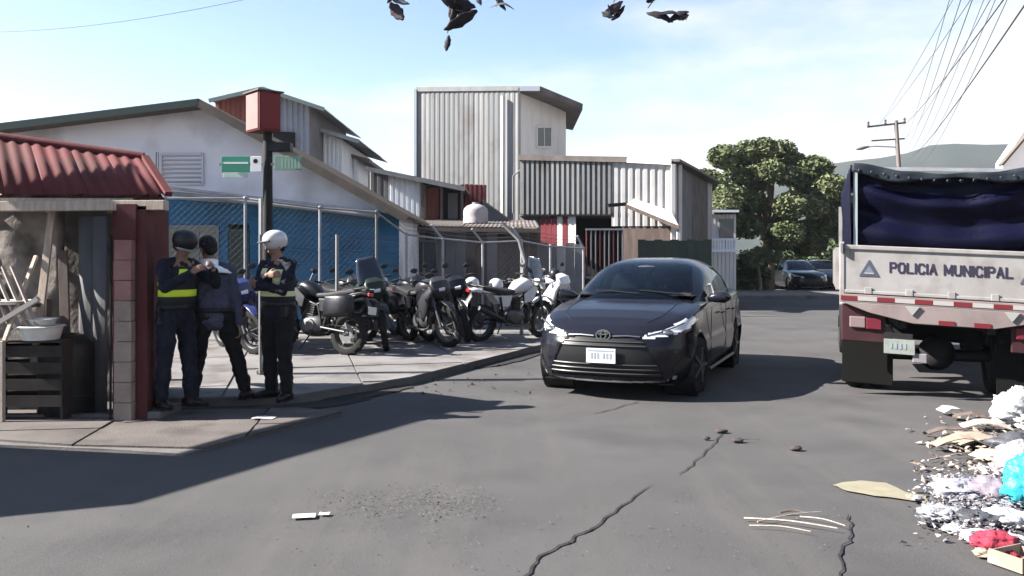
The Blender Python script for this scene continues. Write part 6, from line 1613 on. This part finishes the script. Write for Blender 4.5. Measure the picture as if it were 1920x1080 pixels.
# officer on the left: turned to the civilian, yellow banded vest
q = onp(330, 764)
t, lim, fr = person('police officer in dark uniform with yellow reflective bands nearest the red pilaster', q, R(62), dict(
    hip=(0,0,.90), chest=(0,-.03,1.22), neck=(0,-.06,1.43), head=(0,-.10,1.52), look=(0,-1,-.35),
    handL=(.10,-.38,1.30), handR=(-.12,-.34,1.27), elbL=(.8,.4,-.8), elbR=(-.8,.4,-.8),
    footL=(.12,-.06,0), footR=(-.12,.07,0), toeL=(.2,-1,0), toeR=(-.2,-1,0)), M_navy, M_navy, M_boot, hair=M_hair)
vo = vest(t, fr, lim, M_vdk, [(.46,.66,-180,180,M_hiv),(.98,1.42,205,238,M_hiv),(.98,1.40,96,124,M_hiv),(.78,.90,196,240,M_hiv)])
hip, chest, neck, head, look, side, up, Mh = fr
hl = MB().ell(head+up*.055, (.106,.127,.104), M=Mh, nu=22, nv=14, ex=2.1).build('helmet', M_hd, t, smooth=True)
c = MB()
for i in range(14):
    a = R(200+140*i/13); c.v += [tuple(head+up*.02+Mh@Vector((.124*math.cos(a),-.146*math.sin(a)*-1*-1,-.03))), tuple(head+up*.02+Mh@Vector((.124*math.cos(a),-.146*math.sin(a)*-1*-1,-.012)))]
for i in range(13): c.f.append((2*i,2*i+2,2*i+3,2*i+1))
c.build('helmet_stripe', M_steel, hl, solid=.004)
MB().loft([(-.20,-.02,.80),(-.21,-.02,.88),(-.20,-.02,.96)],[.02,.03,.02],[.03,.05,.03]).build('belt_radio', M_black, t, smooth=True)
# civilian seen from behind, legs apart
q = onp(400, 755)
t, lim, fr = person('civilian in navy jacket with white collar seen from behind, legs apart, facing the officer', q, R(196), dict(
    hip=(.0,0,.85), chest=(.03,-.02,1.17), neck=(.03,-.03,1.385), head=(.05,-.06,1.49), look=(.55,-1,-.2),
    handL=(.36,-.12,.96), handR=(-.24,-.02,.74), elbL=(.8,.5,-.3), elbR=(-.9,.5,-.2),
    footL=(.19,.12,0), footR=(-.29,-.16,0), toeL=(.1,-1,0), toeR=(-.4,-1,0), kneR=(-.2,-1,0)), M_navy2, M_ublk, M_bootb, hair=M_hair, collar=mat('white collar', (.70,.72,.76), .7))
c = MB(); hip, chest, neck = fr[:3]
nb = 26   # white yoke across the shoulders
for j, (z, rx, ry) in enumerate(((.105,.225,.112),(.135,.195,.108),(.162,.140,.098),(.182,.085,.078))):
    for i in range(nb+1): a = 2*math.pi*i/nb; c.v.append(tuple(chest+Vector((rx*math.cos(a), ry*math.sin(a), z-.02*abs(math.cos(a))))))
for j in range(3):
    for i in range(nb): k_ = j*(nb+1)+i; c.f.append((k_,k_+1,k_+nb+2,k_+nb+1))
c.build('white_yoke', mat('white collar', (.70,.72,.76), .7), t, smooth=True, solid=.01)
# thin air between here and the hills
HB = MB().box(-950,950,-80,1480,-2,130); hz = HB.build('haze', None, None, kind='stuff')
mh = bpy.data.materials.new('haze air'); mh.use_nodes = True; nt = mh.node_tree; nt.nodes.clear()
pv = nt.nodes.new('ShaderNodeVolumePrincipled'); pv.inputs['Density'].default_value = .00022; pv.inputs['Color'].default_value = (.86,.92,1,1); pv.inputs['Anisotropy'].default_value = .3
ou = nt.nodes.new('ShaderNodeOutputMaterial'); nt.links.new(pv.outputs[0], ou.inputs['Volume']); hz.data.materials.append(mh); hz['label'] = 'thin pale haze filling the street air'; hz['category'] = 'haze'
